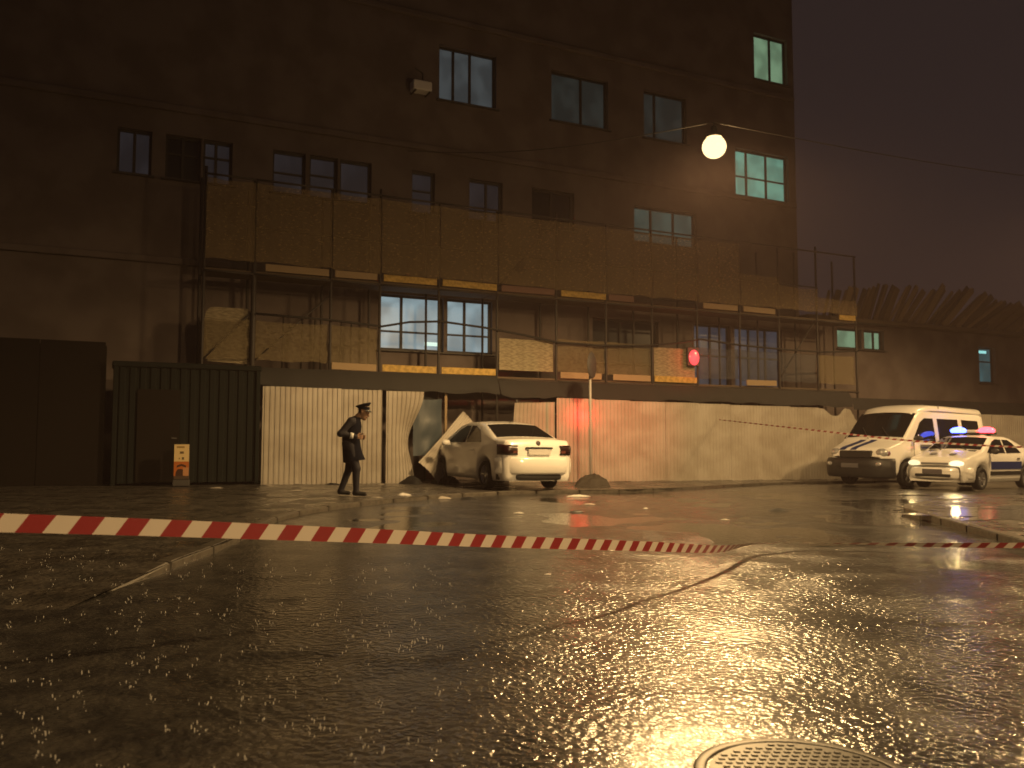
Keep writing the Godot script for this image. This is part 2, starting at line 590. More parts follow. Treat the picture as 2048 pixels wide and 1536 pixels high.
	var lid := part(mh, "lid", MB.new().lathe([Vector2(0.0, 0.006), Vector2(0.30, 0.006), Vector2(0.305, -0.02)], Vector3.ZERO, Basis(), 48).done(), M.iron)
	var studs := MB.new()
	for i in range(-8, 9):
		for j in range(-8, 9):
			var v := Vector2(i * 0.034 + (0.017 if j % 2 else 0.0), j * 0.034)
			if v.length() < 0.28:
				studs.bevel_box(Vector3(v.x, 0.0068, v.y), Vector3(0.022, 0.006, 0.015), 0.002)
	part(lid, "studs", studs.done(), M.iron).set_meta("kind", "stuff")

# ---------------------------------------------------------------- buildings
func window(parent: Node3D, s0: float, s1: float, y0: float, y1: float, panes: Array, glass: String, w: float, cross := -1.0) -> Node3D:
	var root := Node3D.new()
	root.name = "window"
	parent.add_child(root, true)
	root.position = Vector3((s0 + s1) / 2, y0, w)
	var hw := (s1 - s0) / 2
	var h := y1 - y0
	var f := MB.new()
	for x in [-hw + 0.03, hw - 0.03]: f.box(Vector3(x, h / 2, 0.0), Vector3(0.06, h - 0.004, 0.07))
	for y in [0.03, h - 0.03]: f.box(Vector3(0, y, 0.0), Vector3(hw * 2 - 0.124, 0.06, 0.07))
	for q in panes:
		f.box(Vector3(-hw + q * hw * 2, h / 2, 0.0), Vector3(0.07, h - 0.124, 0.066))
	if cross > 0.0: f.box(Vector3(0, h * cross, 0.0), Vector3(hw * 2 - 0.124, 0.05, 0.05))
	part(root, "frame", f.done(), M.frame)
	var edges := [0.0] + panes + [1.0]
	for k in edges.size() - 1:
		var a: float = -hw + edges[k] * hw * 2 + (0.06 if k == 0 else 0.035)
		var b: float = -hw + edges[k + 1] * hw * 2 - (0.06 if k == edges.size() - 2 else 0.035)
		part(root, "window_pane", MB.new().box(Vector3((a + b) / 2, h / 2, -0.02), Vector3(b - a, h - 0.12, 0.012)).done(), M[glass])
	part(root, "sill", MB.new().bevel_box(Vector3(0, -0.03, 0.13), Vector3(hw * 2 + 0.16, 0.05, 0.26), 0.012).done(), M.frame_pale)
	return root

func wall_with_openings(s0: float, s1: float, y0: float, y1: float, holes: Array, depth: float) -> ArrayMesh:
	var xs := [s0, s1]
	var ys := [y0, y1]
	for q in holes:
		xs.append_array([q[0], q[1]])
		ys.append_array([q[2], q[3]])
	xs.sort(); ys.sort()
	var mb := MB.new()
	for i in xs.size() - 1:
		for j in ys.size() - 1:
			if xs[i + 1] - xs[i] < 1e-4 or ys[j + 1] - ys[j] < 1e-4: continue
			var c := Vector2((xs[i] + xs[i + 1]) / 2, (ys[j] + ys[j + 1]) / 2)
			var open := false
			for q in holes:
				if c.x > q[0] and c.x < q[1] and c.y > q[2] and c.y < q[3]: open = true
			if not open:
				mb.quad(Vector3(xs[i], ys[j], 0), Vector3(xs[i], ys[j + 1], 0), Vector3(xs[i + 1], ys[j + 1], 0), Vector3(xs[i + 1], ys[j], 0))
	for q in holes:
		var a := Vector3(q[0], q[2], 0)
		var b := Vector3(q[1], q[2], 0)
		var c := Vector3(q[1], q[3], 0)
		var d := Vector3(q[0], q[3], 0)
		var k := Vector3(0, 0, -depth)
		mb.quad(a, a + k, b + k, b); mb.quad(b, b + k, c + k, c); mb.quad(c, c + k, d + k, d); mb.quad(d, d + k, a + k, a)
	# sides, top and back so that it is a solid block
	var t := Vector3(0, 0, -9.0)
	var p := [Vector3(s0, y0, 0), Vector3(s1, y0, 0), Vector3(s1, y1, 0), Vector3(s0, y1, 0)]
	for k in 4:
		mb.quad(p[k], p[k] + t, p[(k + 1) % 4] + t, p[(k + 1) % 4])
	mb.quad(p[0] + t, p[3] + t, p[2] + t, p[1] + t)
	return mb.done()

const WALL_W := -1.9
func building() -> void:
	var b := thing("apartment_building", "dark brown multi storey building behind the scaffolding, few windows lit", "building", ft(0, WALL_W))
	# s0, s1, y0, y1, mullions, glass, crossbar
	var win := [
		[-9.30, -8.55, 7.35, 8.42, [0.5], "win_faint", -1.0], [-8.25, -7.45, 7.35, 8.42, [0.5], "glass_dark", 0.6], [-7.40, -6.72, 7.35, 8.42, [0.45], "win_faint", 0.62],
		[-5.75, -4.93, 7.33, 8.42, [], "win_faint", 0.5], [-4.83, -4.10, 7.33, 8.42, [], "win_faint", 0.55], [-4.04, -3.20, 7.33, 8.42, [], "win_faint", -1.0],
		[-2.08, -1.42, 7.25, 8.40, [], "win_faint", 0.55], [-0.40, 0.62, 7.25, 8.40, [0.55], "win_faint", 0.25], [1.55, 2.95, 7.25, 8.40, [0.5], "glass_dark", 0.3], [5.05, 7.40, 7.20, 8.32, [0.30, 0.66], "win_teal", 0.28],
		[-1.32, 0.42, 10.50, 12.06, [0.27, 0.56], "win_grey", -1.0], [2.20, 4.15, 10.50, 12.02, [0.55], "win_green_faint", -1.0], [5.45, 7.08, 10.50, 12.02, [0.3], "win_green_faint", -1.0],
		[9.02, 11.30, 9.10, 10.72, [0.25, 0.62], "win_stair", 0.45], [9.9, 11.35, 13.2, 14.8, [0.55], "win_green", -1.0],
		[-2.95, -1.14, 3.50, 4.98, [0.36], "win_blue", 0.34], [-1.04, 0.30, 3.50, 4.98, [0.42], "win_blue", 0.34],
		[7.25, 8.70, 2.75, 4.80, [0.5], "win_shop", 0.52], [8.85, 10.85, 2.75, 4.80, [0.35, 0.7], "win_shop", 0.52], [3.55, 5.9, 3.45, 4.75, [0.45], "glass_dark", 0.35]]
	part(b, "wall", wall_with_openings(-14.0, 11.62, -0.3, 19.0, win, 0.22), M.wall)
	for q in win:
		window(b, q[0], q[1], q[2], q[3], q[4], q[5], -0.17, q[6])
	for y in [5.35, 9.05, 12.75, 16.4]:
		part(b, "cornice", MB.new().bevel_box(Vector3(-1.19, y, 0.05), Vector3(25.5, 0.16, 0.12), 0.02).done(), M.wall)
	# things in the lit first floor room window
	part(b, "lamp_tube", MB.new().box(Vector3(-1.42, 3.72, -0.172), Vector3(0.42, 0.10, 0.02)).done(), M.tube_white)
	# air conditioner by the upper window
	var ac := thing("air_conditioner", "small pale air conditioner box on the wall left of the upper window", "air conditioner", ft(-1.92, WALL_W, 10.50))
	part(ac, "case", MB.new().bevel_box(Vector3(0, 0.13, 0.22), Vector3(0.52, 0.26, 0.34), 0.02).done(), M.white_plastic)
	part(ac, "bracket", MB.new().box(Vector3(-0.2, -0.02, 0.19), Vector3(0.03, 0.03, 0.38)).box(Vector3(0.2, -0.02, 0.19), Vector3(0.03, 0.03, 0.38)).done(), M.steel_dark)
	part(ac, "pipe", MB.new().path([Vector3(0.12, 0.26, 0.06), Vector3(0.12, 0.62, 0.03), Vector3(-0.1, 0.72, 0.02)], 0.02).done(), M.frame_pale)

func low_building() -> void:
	var b := thing("annex_building", "low brown annex to the right of the scaffolded building", "building", ft(11.64, WALL_W))
	var win := [[1.70, 2.85, 4.33, 5.02, [], "win_green", -1.0], [2.98, 3.95, 4.33, 5.02, [0.62], "win_green", -1.0], [9.0, 9.95, 3.35, 4.72, [], "win_cyan", 0.6]]
	part(b, "wall", wall_with_openings(0.0, 22.0, -0.5, 5.2, win, 0.22), M.wall)
	for q in win: window(b, q[0], q[1], q[2], q[3], q[4], q[5], -0.17, q[6])
	part(b, "lamp_tube", MB.new().box(Vector3(9.35, 4.55, -0.172), Vector3(0.62, 0.10, 0.02)).done(), M.tube_cyan)
	part(b, "roof_edge", MB.new().bevel_box(Vector3(11.0, 5.27, 0.16), Vector3(22.0, 0.14, 0.5), 0.02).done(), M.plank)
	# boards leaning along the roof edge
	var heap := thing("board_heap", "heap of brown boards leaning at a slant along the annex roof", "boards", ft(11.64, WALL_W + 0.05, 5.34))
	var lib := []
	for k in 5:
		lib.append(MB.new().bevel_box(Vector3(0, 0.5, 0), Vector3(0.13 + 0.03 * k, 1.0, 0.03), 0.006).done())
	var tone := [mat(Color(0.13, 0.095, 0.055), 0.85), mat(Color(0.20, 0.15, 0.09), 0.85), mat(Color(0.08, 0.06, 0.04), 0.85)]
	for k in 58:
		var s := 1.0 + k * 0.2 + rng.randf_range(-0.08, 0.08)
		var lean := deg_to_rad(lerpf(14.0, 60.0, clampf((s - 1.0) / 8.0, 0, 1)) + rng.randf_range(-5, 5))
		var len := lerpf(1.1, 2.5, clampf((s - 1.0) / 6.0, 0, 1)) * rng.randf_range(0.8, 0.9)
		var bs := Basis(Vector3(0, 0, 1), -lean) * Basis(Vector3(1, 0, 0), rng.randf_range(0.0, 0.12)) * Basis.from_scale(Vector3(1, len, 1))
		part(heap, "board", lib[k % 5], tone[rng.randi() % 3], Transform3D(bs, Vector3(s, 0.0, 0.02 + 0.035 * (k % 6))))

func scaffold() -> void:
	var sc := thing("scaffold", "dark tube scaffold with nets and yellow toe boards in front of the building", "scaffold", ft(0, -0.6))
	var posts := [-7.45, -6.35, -4.55, -3.33, -1.78, -0.15, 1.62, 3.2, 4.75, 6.35, 7.95, 9.5, 11.1, 12.8]
	var lift := [2.78, 5.02, 7.25]
	var tops := 7.2
	for i in posts.size():
		var s: float = posts[i]
		var h: float = tops - fg(s, -0.6)
		var big: bool = i == 1
		for w in [0.0, -0.95]:
			part(sc, "post", MB.new(true).tube(Vector3(s, fg(s, -0.6) - 0.0, w), Vector3(s, fg(s, -0.6) + h + (0.15 if i % 3 == 0 else 0.0), w), 0.06 if big and w == 0.0 else 0.034, -1, 8).done(), M.scaffold)
	for i in posts.size() - 1:
		var a: float = posts[i]
		var b: float = posts[i + 1]
		var m := (a + b) / 2
		var len := b - a
		for k in 3:
			var y: float = lift[k]
			# boards of the deck
			if k < 2:
				for j in 4:
					part(sc, "deck_board", MB.new().box(Vector3(m, y - 0.02 - 0.002 * j, -0.12 - 0.22 * j), Vector3(len - 0.02, 0.045, 0.205)).done(), M.plank)
			part(sc, "ledger", MB.new(true).tube(Vector3(a, y - 0.08, 0.06), Vector3(b, y - 0.08, 0.06), 0.026).done(), M.scaffold)
			if i > 0 and i < posts.size() - 2 and k > 0:
				part(sc, "guard_rail", MB.new(true).tube(Vector3(a, y + 1.0, 0.05), Vector3(b, y + 1.0 + rng.randf_range(-0.03, 0.03), 0.05), 0.022).done(), M.scaffold) if k == 1 else null
	# toe boards, as the photograph shows them bay by bay: [bay, deck, material, start, end]
	for q in [[1, 1, "toe_pale", 0.12, 0.98], [2, 1, "toe_pale", 0.04, 0.95], [3, 1, "toe", 0.03, 0.97], [4, 1, "toe", 0.03, 1.0], [5, 1, "toe_red", 0.04, 0.97], [6, 1, "toe", 0.06, 1.0], [7, 1, "toe_red", 0.02, 0.6], [9, 1, "toe_pale", 0.1, 0.95], [10, 1, "toe_pale", 0.05, 0.9], [12, 1, "toe", 0.52, 0.98],
			[2, 0, "toe_pale", 0.0, 0.95], [3, 0, "toe", 0.02, 0.97], [4, 0, "toe", 0.02, 0.98], [6, 0, "toe_pale", 0.04, 0.9], [8, 0, "toe", 0.0, 0.97], [7, 0, "toe_pale", 0.1, 0.95], [10, 0, "toe_pale", 0.1, 0.9]]:
		var a: float = posts[q[0]]
		var b: float = posts[q[0] + 1]
		var s0 := lerpf(a, b, q[3]) + 0.03
		var s1 := lerpf(a, b, q[4]) - 0.03
		part(sc, "toe_board", MB.new().bevel_box(Vector3((s0 + s1) / 2, lift[q[1]] + 0.10, 0.055), Vector3(s1 - s0, 0.17, 0.03), 0.006, Basis(Vector3(0, 0, 1), rng.randf_range(-0.012, 0.012))).done(), M[q[2]])
	# diagonal braces
	for q in [[0, 2.9, 1, 4.1], [1, 2.9, 2, 4.6], [5, 5.1, 6, 7.1], [11, 3.0, 12, 5.0], [9, 5.1, 10, 7.0]]:
		part(sc, "brace", MB.new(true).tube(Vector3(posts[q[0]], q[1], -0.05), Vector3(posts[q[2]], q[3], -0.05), 0.024).done(), M.scaffold)
	for s in [-5.6, -5.15, -4.85, -4.2, -3.95]:
		part(sc, "upright", MB.new(true).tube(Vector3(s, 2.8, -0.4), Vector3(s + 0.02, 4.05, -0.4), 0.022).done(), M.scaffold)
	# nets: upper band, and the guard sheets of the first deck, each one sagging a little
	for i in posts.size() - 1:
		var a: float = posts[i] + 0.01
		var b: float = posts[i + 1] - 0.01
		if i < 13:
			part(sc, "net", net_sheet(a, b, 5.22, 7.08 if i < 10 else 6.2 - (i - 10) * 0.25, 0.09, 400 + i), M.net)
	var kinds := ["guard", "guard", "guard", "", "", "ply", "guard", "guard", "ply", "guard_blue", "guard_blue", "guard_blue", "guard"]
	for i in posts.size() - 1:
		if kinds[i] == "": continue
		var a: float = posts[i] + 0.03
		var b: float = posts[i + 1] - 0.03
		if kinds[i] == "ply":
			part(sc, "plywood_sheet", MB.new().bevel_box(Vector3((a + b) / 2, 3.38, -0.04), Vector3(b - a - 0.1, 0.84, 0.018), 0.004).done(), M.ply)
		else:
			part(sc, "guard_sheet", net_sheet(a, b, 2.95, 3.88, -0.045, 440 + i), M[kinds[i]])
	# the sagging dark cable along the guard rail
	var pts := []
	for q in [[-6.3, 4.02], [-4.6, 3.98], [-3.3, 3.9], [-2.6, 4.05], [-1.75, 4.12], [-0.5, 4.03], [0.6, 3.9], [1.6, 3.76], [3.0, 3.74], [4.6, 3.82], [5.6, 3.95], [6.4, 4.1], [7.8, 4.0], [9.5, 3.95], [11.2, 3.94], [12.8, 4.05]]:
		pts.append(Vector3(q[0], q[1], 0.09))
	part(sc, "cable", MB.new(true).path(pts, 0.03).done(), M.black_tarp)
	# black tarpaulin strip over the fence, also standing in for shade under the deck
	for q in [[-6.9, -0.2, 2.36, 2.72], [-0.15, 12.3, 2.26, 2.62], [12.35, 21.5, 2.1, 2.45]]:
		var mb := MB.new(true)
		var n := int((q[1] - q[0]) / 0.18)
		var rows := [[], [], []]
		var nz := noise(0.8, 3, 470 + int(q[0]))
		for k in n + 1:
			var s := lerpf(q[0], q[1], float(k) / n)
			var base: float = lerpf(q[2], q[2] - 0.05, float(k) / n)
			rows[0].append(Vector3(s, q[3] + 0.06, 0.10))
			rows[1].append(Vector3(s, (q[2] + q[3]) / 2, 0.22 + nz.get_noise_2d(s * 2, 5) * 0.05))
			rows[2].append(Vector3(s, base + nz.get_noise_2d(s, 0) * 0.09, 0.26 + nz.get_noise_2d(s * 3, 9) * 0.06))
		mb.grid(rows)
		part(sc, "shade_valance", mb.done(), M.black_tarp)
	# pale rounded banner at the left corner
	var bn := thing("banner", "pale tarpaulin banner with rounded top hung at the left scaffold corner", "banner", ft(-6.87, -0.75, 2.86))
	var mb2 := MB.new()
	var ol := []
	for k in 7: ol.append(Vector2(-0.52 + 0.2 * (1 - cos(k * PI / 12)), 1.05 + 0.24 * sin(k * PI / 12)))
	for k in 7: ol.append(Vector2(0.5 - 0.12 + 0.12 * sin(k * PI / 12), 1.17 + 0.12 * cos(k * PI / 12)))
	ol.append_array([Vector2(0.5, 0.0), Vector2(-0.44, 0.04)])
	for z in [-0.006, 0.006]:
		var rg := []
		for v in ol: rg.append(Vector3(v.x, v.y, z))
		mb2.fan(rg, Vector3(0, 0.6, z))
	part(bn, "sheet", mb2.done(), M.ply)
	# glowing red shape added in place of a red reflection in the window
	var rl := thing("red_reflection", "small glowing red shape standing in for a red reflection in a window pane", "lamp", ft(6.12, -0.46, 3.32))
	part(rl, "reflection_backing", MB.new().bevel_box(Vector3(0, 0.25, -0.06), Vector3(0.42, 0.56, 0.08), 0.02).done(), M.steel_dark)
	part(rl, "lamp_lens", MB.new(true).ball(Vector3(0, 0.22, 0.0), Vector3(0.19, 0.23, 0.05)).done(), M.red_glow)  # glowing oval that plays the reflection, no real lamp
	part(rl, "reflection_hook", MB.new().tube(Vector3(0, 0.53, -0.06), Vector3(0, 1.2, -0.06), 0.012).done(), M.steel_dark)
	var o := OmniLight3D.new()
	o.name = "reflection_light"  # added light that spreads the red of the made-up reflection
	o.light_color = Color(1, 0.16, 0.16)
	o.light_energy = 0.5
	o.light_size = 0.15
	o.omni_range = 30
	o.shadow_enabled = true
	add_child(o)
	o.position = fp(6.12, 3.54, -0.28)

func net_sheet(a: float, b: float, y0: float, y1: float, w: float, sd: int) -> ArrayMesh:
	var nz := noise(0.9, 3, sd)
	var rows := []
	for j in 9:
		var row := []
		for i in 13:
			var s := lerpf(a, b, i / 12.0)
			var t := j / 8.0
			var bulge := sin(PI * i / 12.0) * 0.03
			var hem := nz.get_noise_2d(s * 1.5, 33) * 0.05 * (1.0 - t)
			row.append(Vector3(s, lerpf(y0 + hem, y1, t) - sin(PI * i / 12.0) * 0.03 * t, w + bulge + nz.get_noise_2d(s * 2.2, t * 3) * 0.06))
		rows.append(row)
	return MB.new(true).grid(rows).done()

# ---------------------------------------------------------------- fences
func corrugated(width: float, height: float, shape: Callable, pitch := 0.115, depth := 0.018, rows := 5) -> ArrayMesh:
	# trapezoid profiled sheet from x 0..width, y 0..height; shape(x, y, z) bends it
	var xs := []
	var x := 0.0
	while x < width - 1e-3:
		for q in [[0.0, 0.0], [0.30, 0.0], [0.42, 1.0], [0.88, 1.0]]:
			var v: float = x + q[0] * pitch
			if v < width - 1e-3: xs.append(Vector2(v, q[1] * depth))
		x += pitch
	xs.append(Vector2(width, 0.0))
	var g := []
	for j in rows + 1:
		var row := []
		for v in xs: row.append(shape.call(v.x, height * j / rows, v.y))
		g.append(row)
	return MB.new().grid(g).done()

func fences() -> void:
	var plain := func(x: float, y: float, z: float) -> Vector3: return Vector3(x, y, z)
	# left stretch
	var fl := thing("corrugated_fence", "cream corrugated metal site fence left of the crashed car", "fence", ft(-6.2, 0.0, fg(-6.2, 0.0)))
	var pw := [0.85, 0.95, 0.98]
	var s := 0.0
	for k in pw.size():
		var drop := SLOPE * 0.9 * s
		part(fl, "fence_panel", corrugated(pw[k] - 0.004, 2.2, plain), M.fence if k % 2 else M.fence_b, Transform3D(Basis(Vector3(0, 0, 1), rng.randf_range(-0.003, 0.003)), Vector3(s, drop - 0.01, 0.004 * (k % 2))))
		s += pw[k]
	for y in [0.5, 1.75]: part(fl, "rail", MB.new().box(Vector3(1.4, y, -0.05), Vector3(2.8, 0.05, 0.04)).done(), M.steel_dark)
	for x in [0.1, 1.45, 2.75]: part(fl, "fence_post", MB.new().box(Vector3(x, 1.05, -0.10), Vector3(0.06, 2.3, 0.06)).done(), M.steel_dark)
	# the bent panel by the gap: its right edge is torn and leans inward
	var bent := func(x: float, y: float, z: float) -> Vector3:
		var t := x / 0.95
		var pull := t * t * (0.27 * smoothstep(2.2, 1.0, y) - 0.07 * smoothstep(1.0, 0.0, y))
		return Vector3(x - pull, y, z - t * t * 0.38 * exp(-pow((y - 0.95) / 0.7, 2.0)) + 0.02 * sin(y * 4.0) * t)
	solo("bent_fence_panel", corrugated(0.95, 2.2, bent, 0.115, 0.016, 16), M.fence, "buckled cream fence panel at the left edge of the gap", "fence panel", ft(-3.33, 0.02, fg(-3.3, 0) - 0.01))
	# fallen panel leaning on the car's bow
	var lean := func(x: float, y: float, z: float) -> Vector3:
		return Vector3(x, y + 0.03 * sin(x * 5.0), z + 0.05 * sin(x * 3.0 + y * 2.0))
	var lx := Transform3D(FB * Basis(Vector3(0, 0, 1), deg_to_rad(-47)) * Basis(Vector3(1, 0, 0), deg_to_rad(-14)), fp(-2.62, fg(-2.5, 0) + 0.50, 0.32))
	solo("fallen_fence_panel", corrugated(0.78, 1.9, lean, 0.115, 0.016, 8), M.fence, "torn fence panel leaning at a slant against the sedan's front", "fence panel", lx)
	# right stretch
	var fr := thing("corrugated_fence", "long cream corrugated metal site fence between the sedan and the van", "fence", ft(0.05, 0.0, fg(0.05, 0.0)))
	s = 0.0
	var first := func(x: float, y: float, z: float) -> Vector3: return Vector3(x + (0.16 * y / 2.2 - 0.1) * (1.0 - x / 1.22), y * (0.955 + 0.015 * x), z)
	part(fr, "fence_panel", corrugated(1.22, 2.12, first, 0.115, 0.012, 4), M.fence_b, Transform3D(Basis(), Vector3(0, -0.01, -0.05)))
	s = 1.24
	var n := 0
	while s < 20.5:
		var wdt := 1.15
		var drop := SLOPE * 0.9 * s
		var sh: Callable = plain
		if n == 8:
			sh = func(x: float, y: float, z: float) -> Vector3:
				var cut: float = 1.0 - 0.10 * smoothstep(0.1, 0.6, x) + 0.11 * smoothstep(0.75, 1.1, x)
				return Vector3(x, y * cut, z)
		if n == 9:
			sh = func(x: float, y: float, z: float) -> Vector3:
				return Vector3(x, y * (1.0 - 0.18 * smoothstep(0.1, 0.5, x)), z - 0.05 * x)
		part(fr, "fence_panel", corrugated(wdt - 0.004, 2.19 - 0.006 * (n % 3), sh, 0.115, 0.012, 5), M.fence if n % 3 else M.fence_b, Transform3D(Basis(Vector3(0, 0, 1), rng.randf_range(-0.004, 0.004)), Vector3(s, drop - 0.01, 0.004 * (n % 2))))
		s += wdt
		n += 1
	for y in [0.5, 1.75]: part(fr, "rail", MB.new().box(Vector3(10.3, y - 0.11, -0.09), Vector3(20.4, 0.05, 0.04), Basis(Vector3(0, 0, 1), SLOPE * 0.9)).done(), M.steel_dark)
	for k in 9: part(fr, "fence_post", MB.new().box(Vector3(0.15 + 2.5 * k, 1.0 + SLOPE * 0.9 * 2.5 * k, -0.14), Vector3(0.06, 2.2, 0.05)).done(), M.steel_dark)
	# blue tarpaulin and grey board hanging in the gap
	solo("blue_tarpaulin", net_sheet(-2.5, -1.75, 0.75, 2.15, 0.0, 777), M.blue_tarp, "crumpled dull blue tarpaulin hanging in the fence gap", "tarpaulin", ft(0, -0.42))
	solo("grey_board", MB.new().bevel_box(Vector3(0, 0.62, 0), Vector3(0.42, 1.3, 0.02), 0.004, Basis(Vector3(0, 0, 1), 0.03)).done(), mat(Color(0.07, 0.08, 0.09), 0.6), "upright grey board standing behind the fence gap", "board", ft(-1.95, -0.85, 1.55))
	solo("timber_post", MB.new().bevel_box(Vector3(0, 1.3, 0), Vector3(0.07, 2.6, 0.07), 0.008).done(), M.toe_pale, "thin pale timber post standing in the fence gap", "post", ft(-1.62, -0.5, fg(-1.62, -0.5)))

func dark_side() -> void:
	# cabin and hoarding left of the fence, their shade put into near-black colours
	var cb := thing("site_cabin", "metal site cabin at the left end of the fence, near black to stand in for shade", "cabin", ft(-7.75, -0.05, fg(-7.75, -0.05)))
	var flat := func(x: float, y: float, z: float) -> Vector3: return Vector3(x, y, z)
	part(cb, "front_wall", corrugated(2.9, 2.45, flat, 0.2, 0.03, 1), M.shade_metal, Transform3D(Basis(), Vector3(-1.45, 0.05, 0)))
	part(cb, "side_wall", MB.new().box(Vector3(1.46, 1.27, -0.3), Vector3(0.02, 2.45, 0.58)).box(Vector3(-1.46, 1.27, -0.3), Vector3(0.02, 2.45, 0.58)).done(), M.shade_metal)
	part(cb, "roof", MB.new().bevel_box(Vector3(0, 2.56, -0.28), Vector3(3.04, 0.12, 0.7), 0.02).done(), M.shade_metal)
	for x in [-1.45, 1.45]: part(cb, "corner_post", MB.new().bevel_box(Vector3(x, 1.25, 0.02), Vector3(0.09, 2.5, 0.09), 0.01).done(), M.shade_metal)
	var dr := part(cb, "door", MB.new().bevel_box(Vector3(-0.6, 1.05, 0.045), Vector3(0.85, 1.98, 0.03), 0.008).done(), M.shade_ply)
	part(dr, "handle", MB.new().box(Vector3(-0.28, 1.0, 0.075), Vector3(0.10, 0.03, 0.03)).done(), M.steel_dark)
	var hd := thing("hoarding", "plywood hoarding at the far left of the pavement, near black to stand in for shade", "hoarding", ft(-9.4, -0.2, fg(-9.4, -0.2)))
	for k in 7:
		part(hd, "plywood_panel", MB.new().bevel_box(Vector3(-0.61 - 1.22 * k, 1.5, 0.01 * (k % 2)), Vector3(1.21, 3.0, 0.02), 0.004).done(), M.shade_ply)
	for k in 8: part(hd, "hoarding_post", MB.new().box(Vector3(-0.02 - 1.22 * k, 1.45, -0.08), Vector3(0.08, 2.95, 0.1)).done(), M.shade_ply)

# ---------------------------------------------------------------- street furniture
func street_furniture() -> void:
	# lamp hung over the street on a span wire
	var la := thing("hanging_street_lamp", "glowing sodium street lamp hung on a wire before the facade", "street lamp", Transform3D(Basis(), LAMP_A))
	part(la, "lamp_hood", MB.new(true).lathe([Vector2(0.0, 0.36), Vector2(0.05, 0.35), Vector2(0.06, 0.25), Vector2(0.12, 0.215), Vector2(0.15, 0.16), Vector2(0.14, 0.15)], Vector3.ZERO, Basis(), 24).done(), M.steel_dark)
	part(la, "lamp_diffuser", MB.new(true).ball(Vector3(0, -0.02, 0), Vector3(0.215, 0.205, 0.215), Basis(), 24, 14).done(), M.lamp_glow)
	part(la, "hook", MB.new().tube(Vector3(0, 0.35, 0), Vector3(0, 0.43, 0), 0.012).done(), M.steel_dark)
	var pts := []
	var p0 := fp(-2.2, 8.9, WALL_W + 0.02)
	var p1 := LAMP_A + Vector3(0, 0.43, 0)
	var p2 := LAMP_C + Vector3(0.9, -0.15, -0.4)
	for k in 13: pts.append(p0.lerp(p1, k / 12.0) + Vector3(0, -0.25 * sin(PI * k / 12.0), 0))
	for k in range(1, 13): pts.append(p1.lerp(p2, k / 12.0) + Vector3(0, -0.2 * sin(PI * k / 12.0), 0))
	var wi := thing("span_wire", "thin dark wire carrying the hanging street lamp", "wire")
	part(wi, "wire", MB.new(true).path(pts, 0.009, 6).done(), M.steel_dark)
	part(wi, "insulator", MB.new(true).ball(p1.lerp(p2, 0.90) + Vector3(0, -0.06, 0), Vector3(0.09, 0.05, 0.05)).done(), M.white_plastic)

	# two pole lamps beyond the right edge of the picture
	for q in [[LAMP_B, Vector3(-1, 0, -0.9), "street lamp on a tall pole beyond the right edge, near side"], [LAMP_C, Vector3(-0.9, 0, 0.4), "street lamp on a tall pole beyond the right edge, beside the van"]]:
		var at: Vector3 = q[0]
		var d: Vector3 = q[1].normalized()
		var foot := at - d * 1.4
		foot.y = gy(foot.x)
		var lp := thing("street_lamp", q[2], "street lamp", Transform3D(Basis(), foot))
		var rel := at - foot
		part(lp, "pole", MB.new(true).tube(Vector3.ZERO, Vector3(0, rel.y + 0.1, 0), 0.09, 0.055, 12).done(), M.steel_dark)
		part(lp, "arm", MB.new(true).path([Vector3(0, rel.y + 0.1, 0), Vector3(d.x * 0.7, rel.y + 0.25, d.z * 0.7), Vector3(d.x * 1.2, rel.y + 0.2, d.z * 1.2)], 0.03, 8).done(), M.steel_dark)
		var bs := Basis(d, Vector3.UP, d.cross(Vector3.UP))
		part(lp, "lamp_head", MB.new(true).ball(rel + Vector3(0, 0.14, 0), Vector3(0.38, 0.1, 0.17), bs).done(), M.steel_dark)
		part(lp, "lamp_lens", MB.new(true).ball(rel + Vector3(0, 0.03, 0), Vector3(0.22, 0.09, 0.14), bs).done(), M.lamp_glow)

	# road sign seen nearly edge on, at the kerb by the sedan
	var sp := fp(1.72, 0, 1.0)
	var rs := thing("road_sign", "dark backed road sign on a thin pale pole right of the sedan", "road sign", Transform3D(Basis(Vector3.UP, deg_to_rad(66)), Vector3(sp.x, gy(sp.x) + PAVE, sp.z)))
	part(rs, "pole", MB.new(true).tube(Vector3.ZERO, Vector3(0, 3.25, 0), 0.032, -1, 10).done(), mat(Color(0.38, 0.37, 0.35), 0.5))
	part(rs, "sign_plate", MB.new(true).lathe([Vector2(0, -0.012), Vector2(0.33, -0.012), Vector2(0.345, 0.0), Vector2(0.33, 0.012), Vector2(0, 0.012)], Vector3(0, 2.98, 0.05), Basis(Vector3(1, 0, 0), Vector3(0, 0, 1), Vector3(0, -1, 0)), 32).done(), M.steel_dark)
	part(rs, "clamp", MB.new().box(Vector3(0, 2.8, 0.015), Vector3(0.1, 0.04, 0.09)).box(Vector3(0, 3.15, 0.015), Vector3(0.1, 0.04, 0.09)).done(), M.steel_dark)

	# heap of dirt at the sign's foot
	var hp := fp(0.95, 0, 2.35)
	var nz := noise(1.8, 3, 610)
	var rows := []
	for i in 9:
		var row := []
		for j in 28:
			var t := TAU * j / 28.0
			var r := i / 8.0
			var k := 1.0 + nz.get_noise_2d(cos(t) * 2, sin(t) * 2) * 0.45
			row.append(Vector3(cos(t) * 0.43 * r * k, 0.25 * sqrt(maxf(1.0 - r * r, 0.0)) * (1.0 + nz.get_noise_2d(cos(t) * r * 3 + 5, sin(t) * r * 3) * 0.5) - 0.01, sin(t) * 0.3 * r * k))
		rows.append(row)
	var dirt := mat(Color(0.045, 0.036, 0.028), 0.8)
	dirt.normal_enabled = true
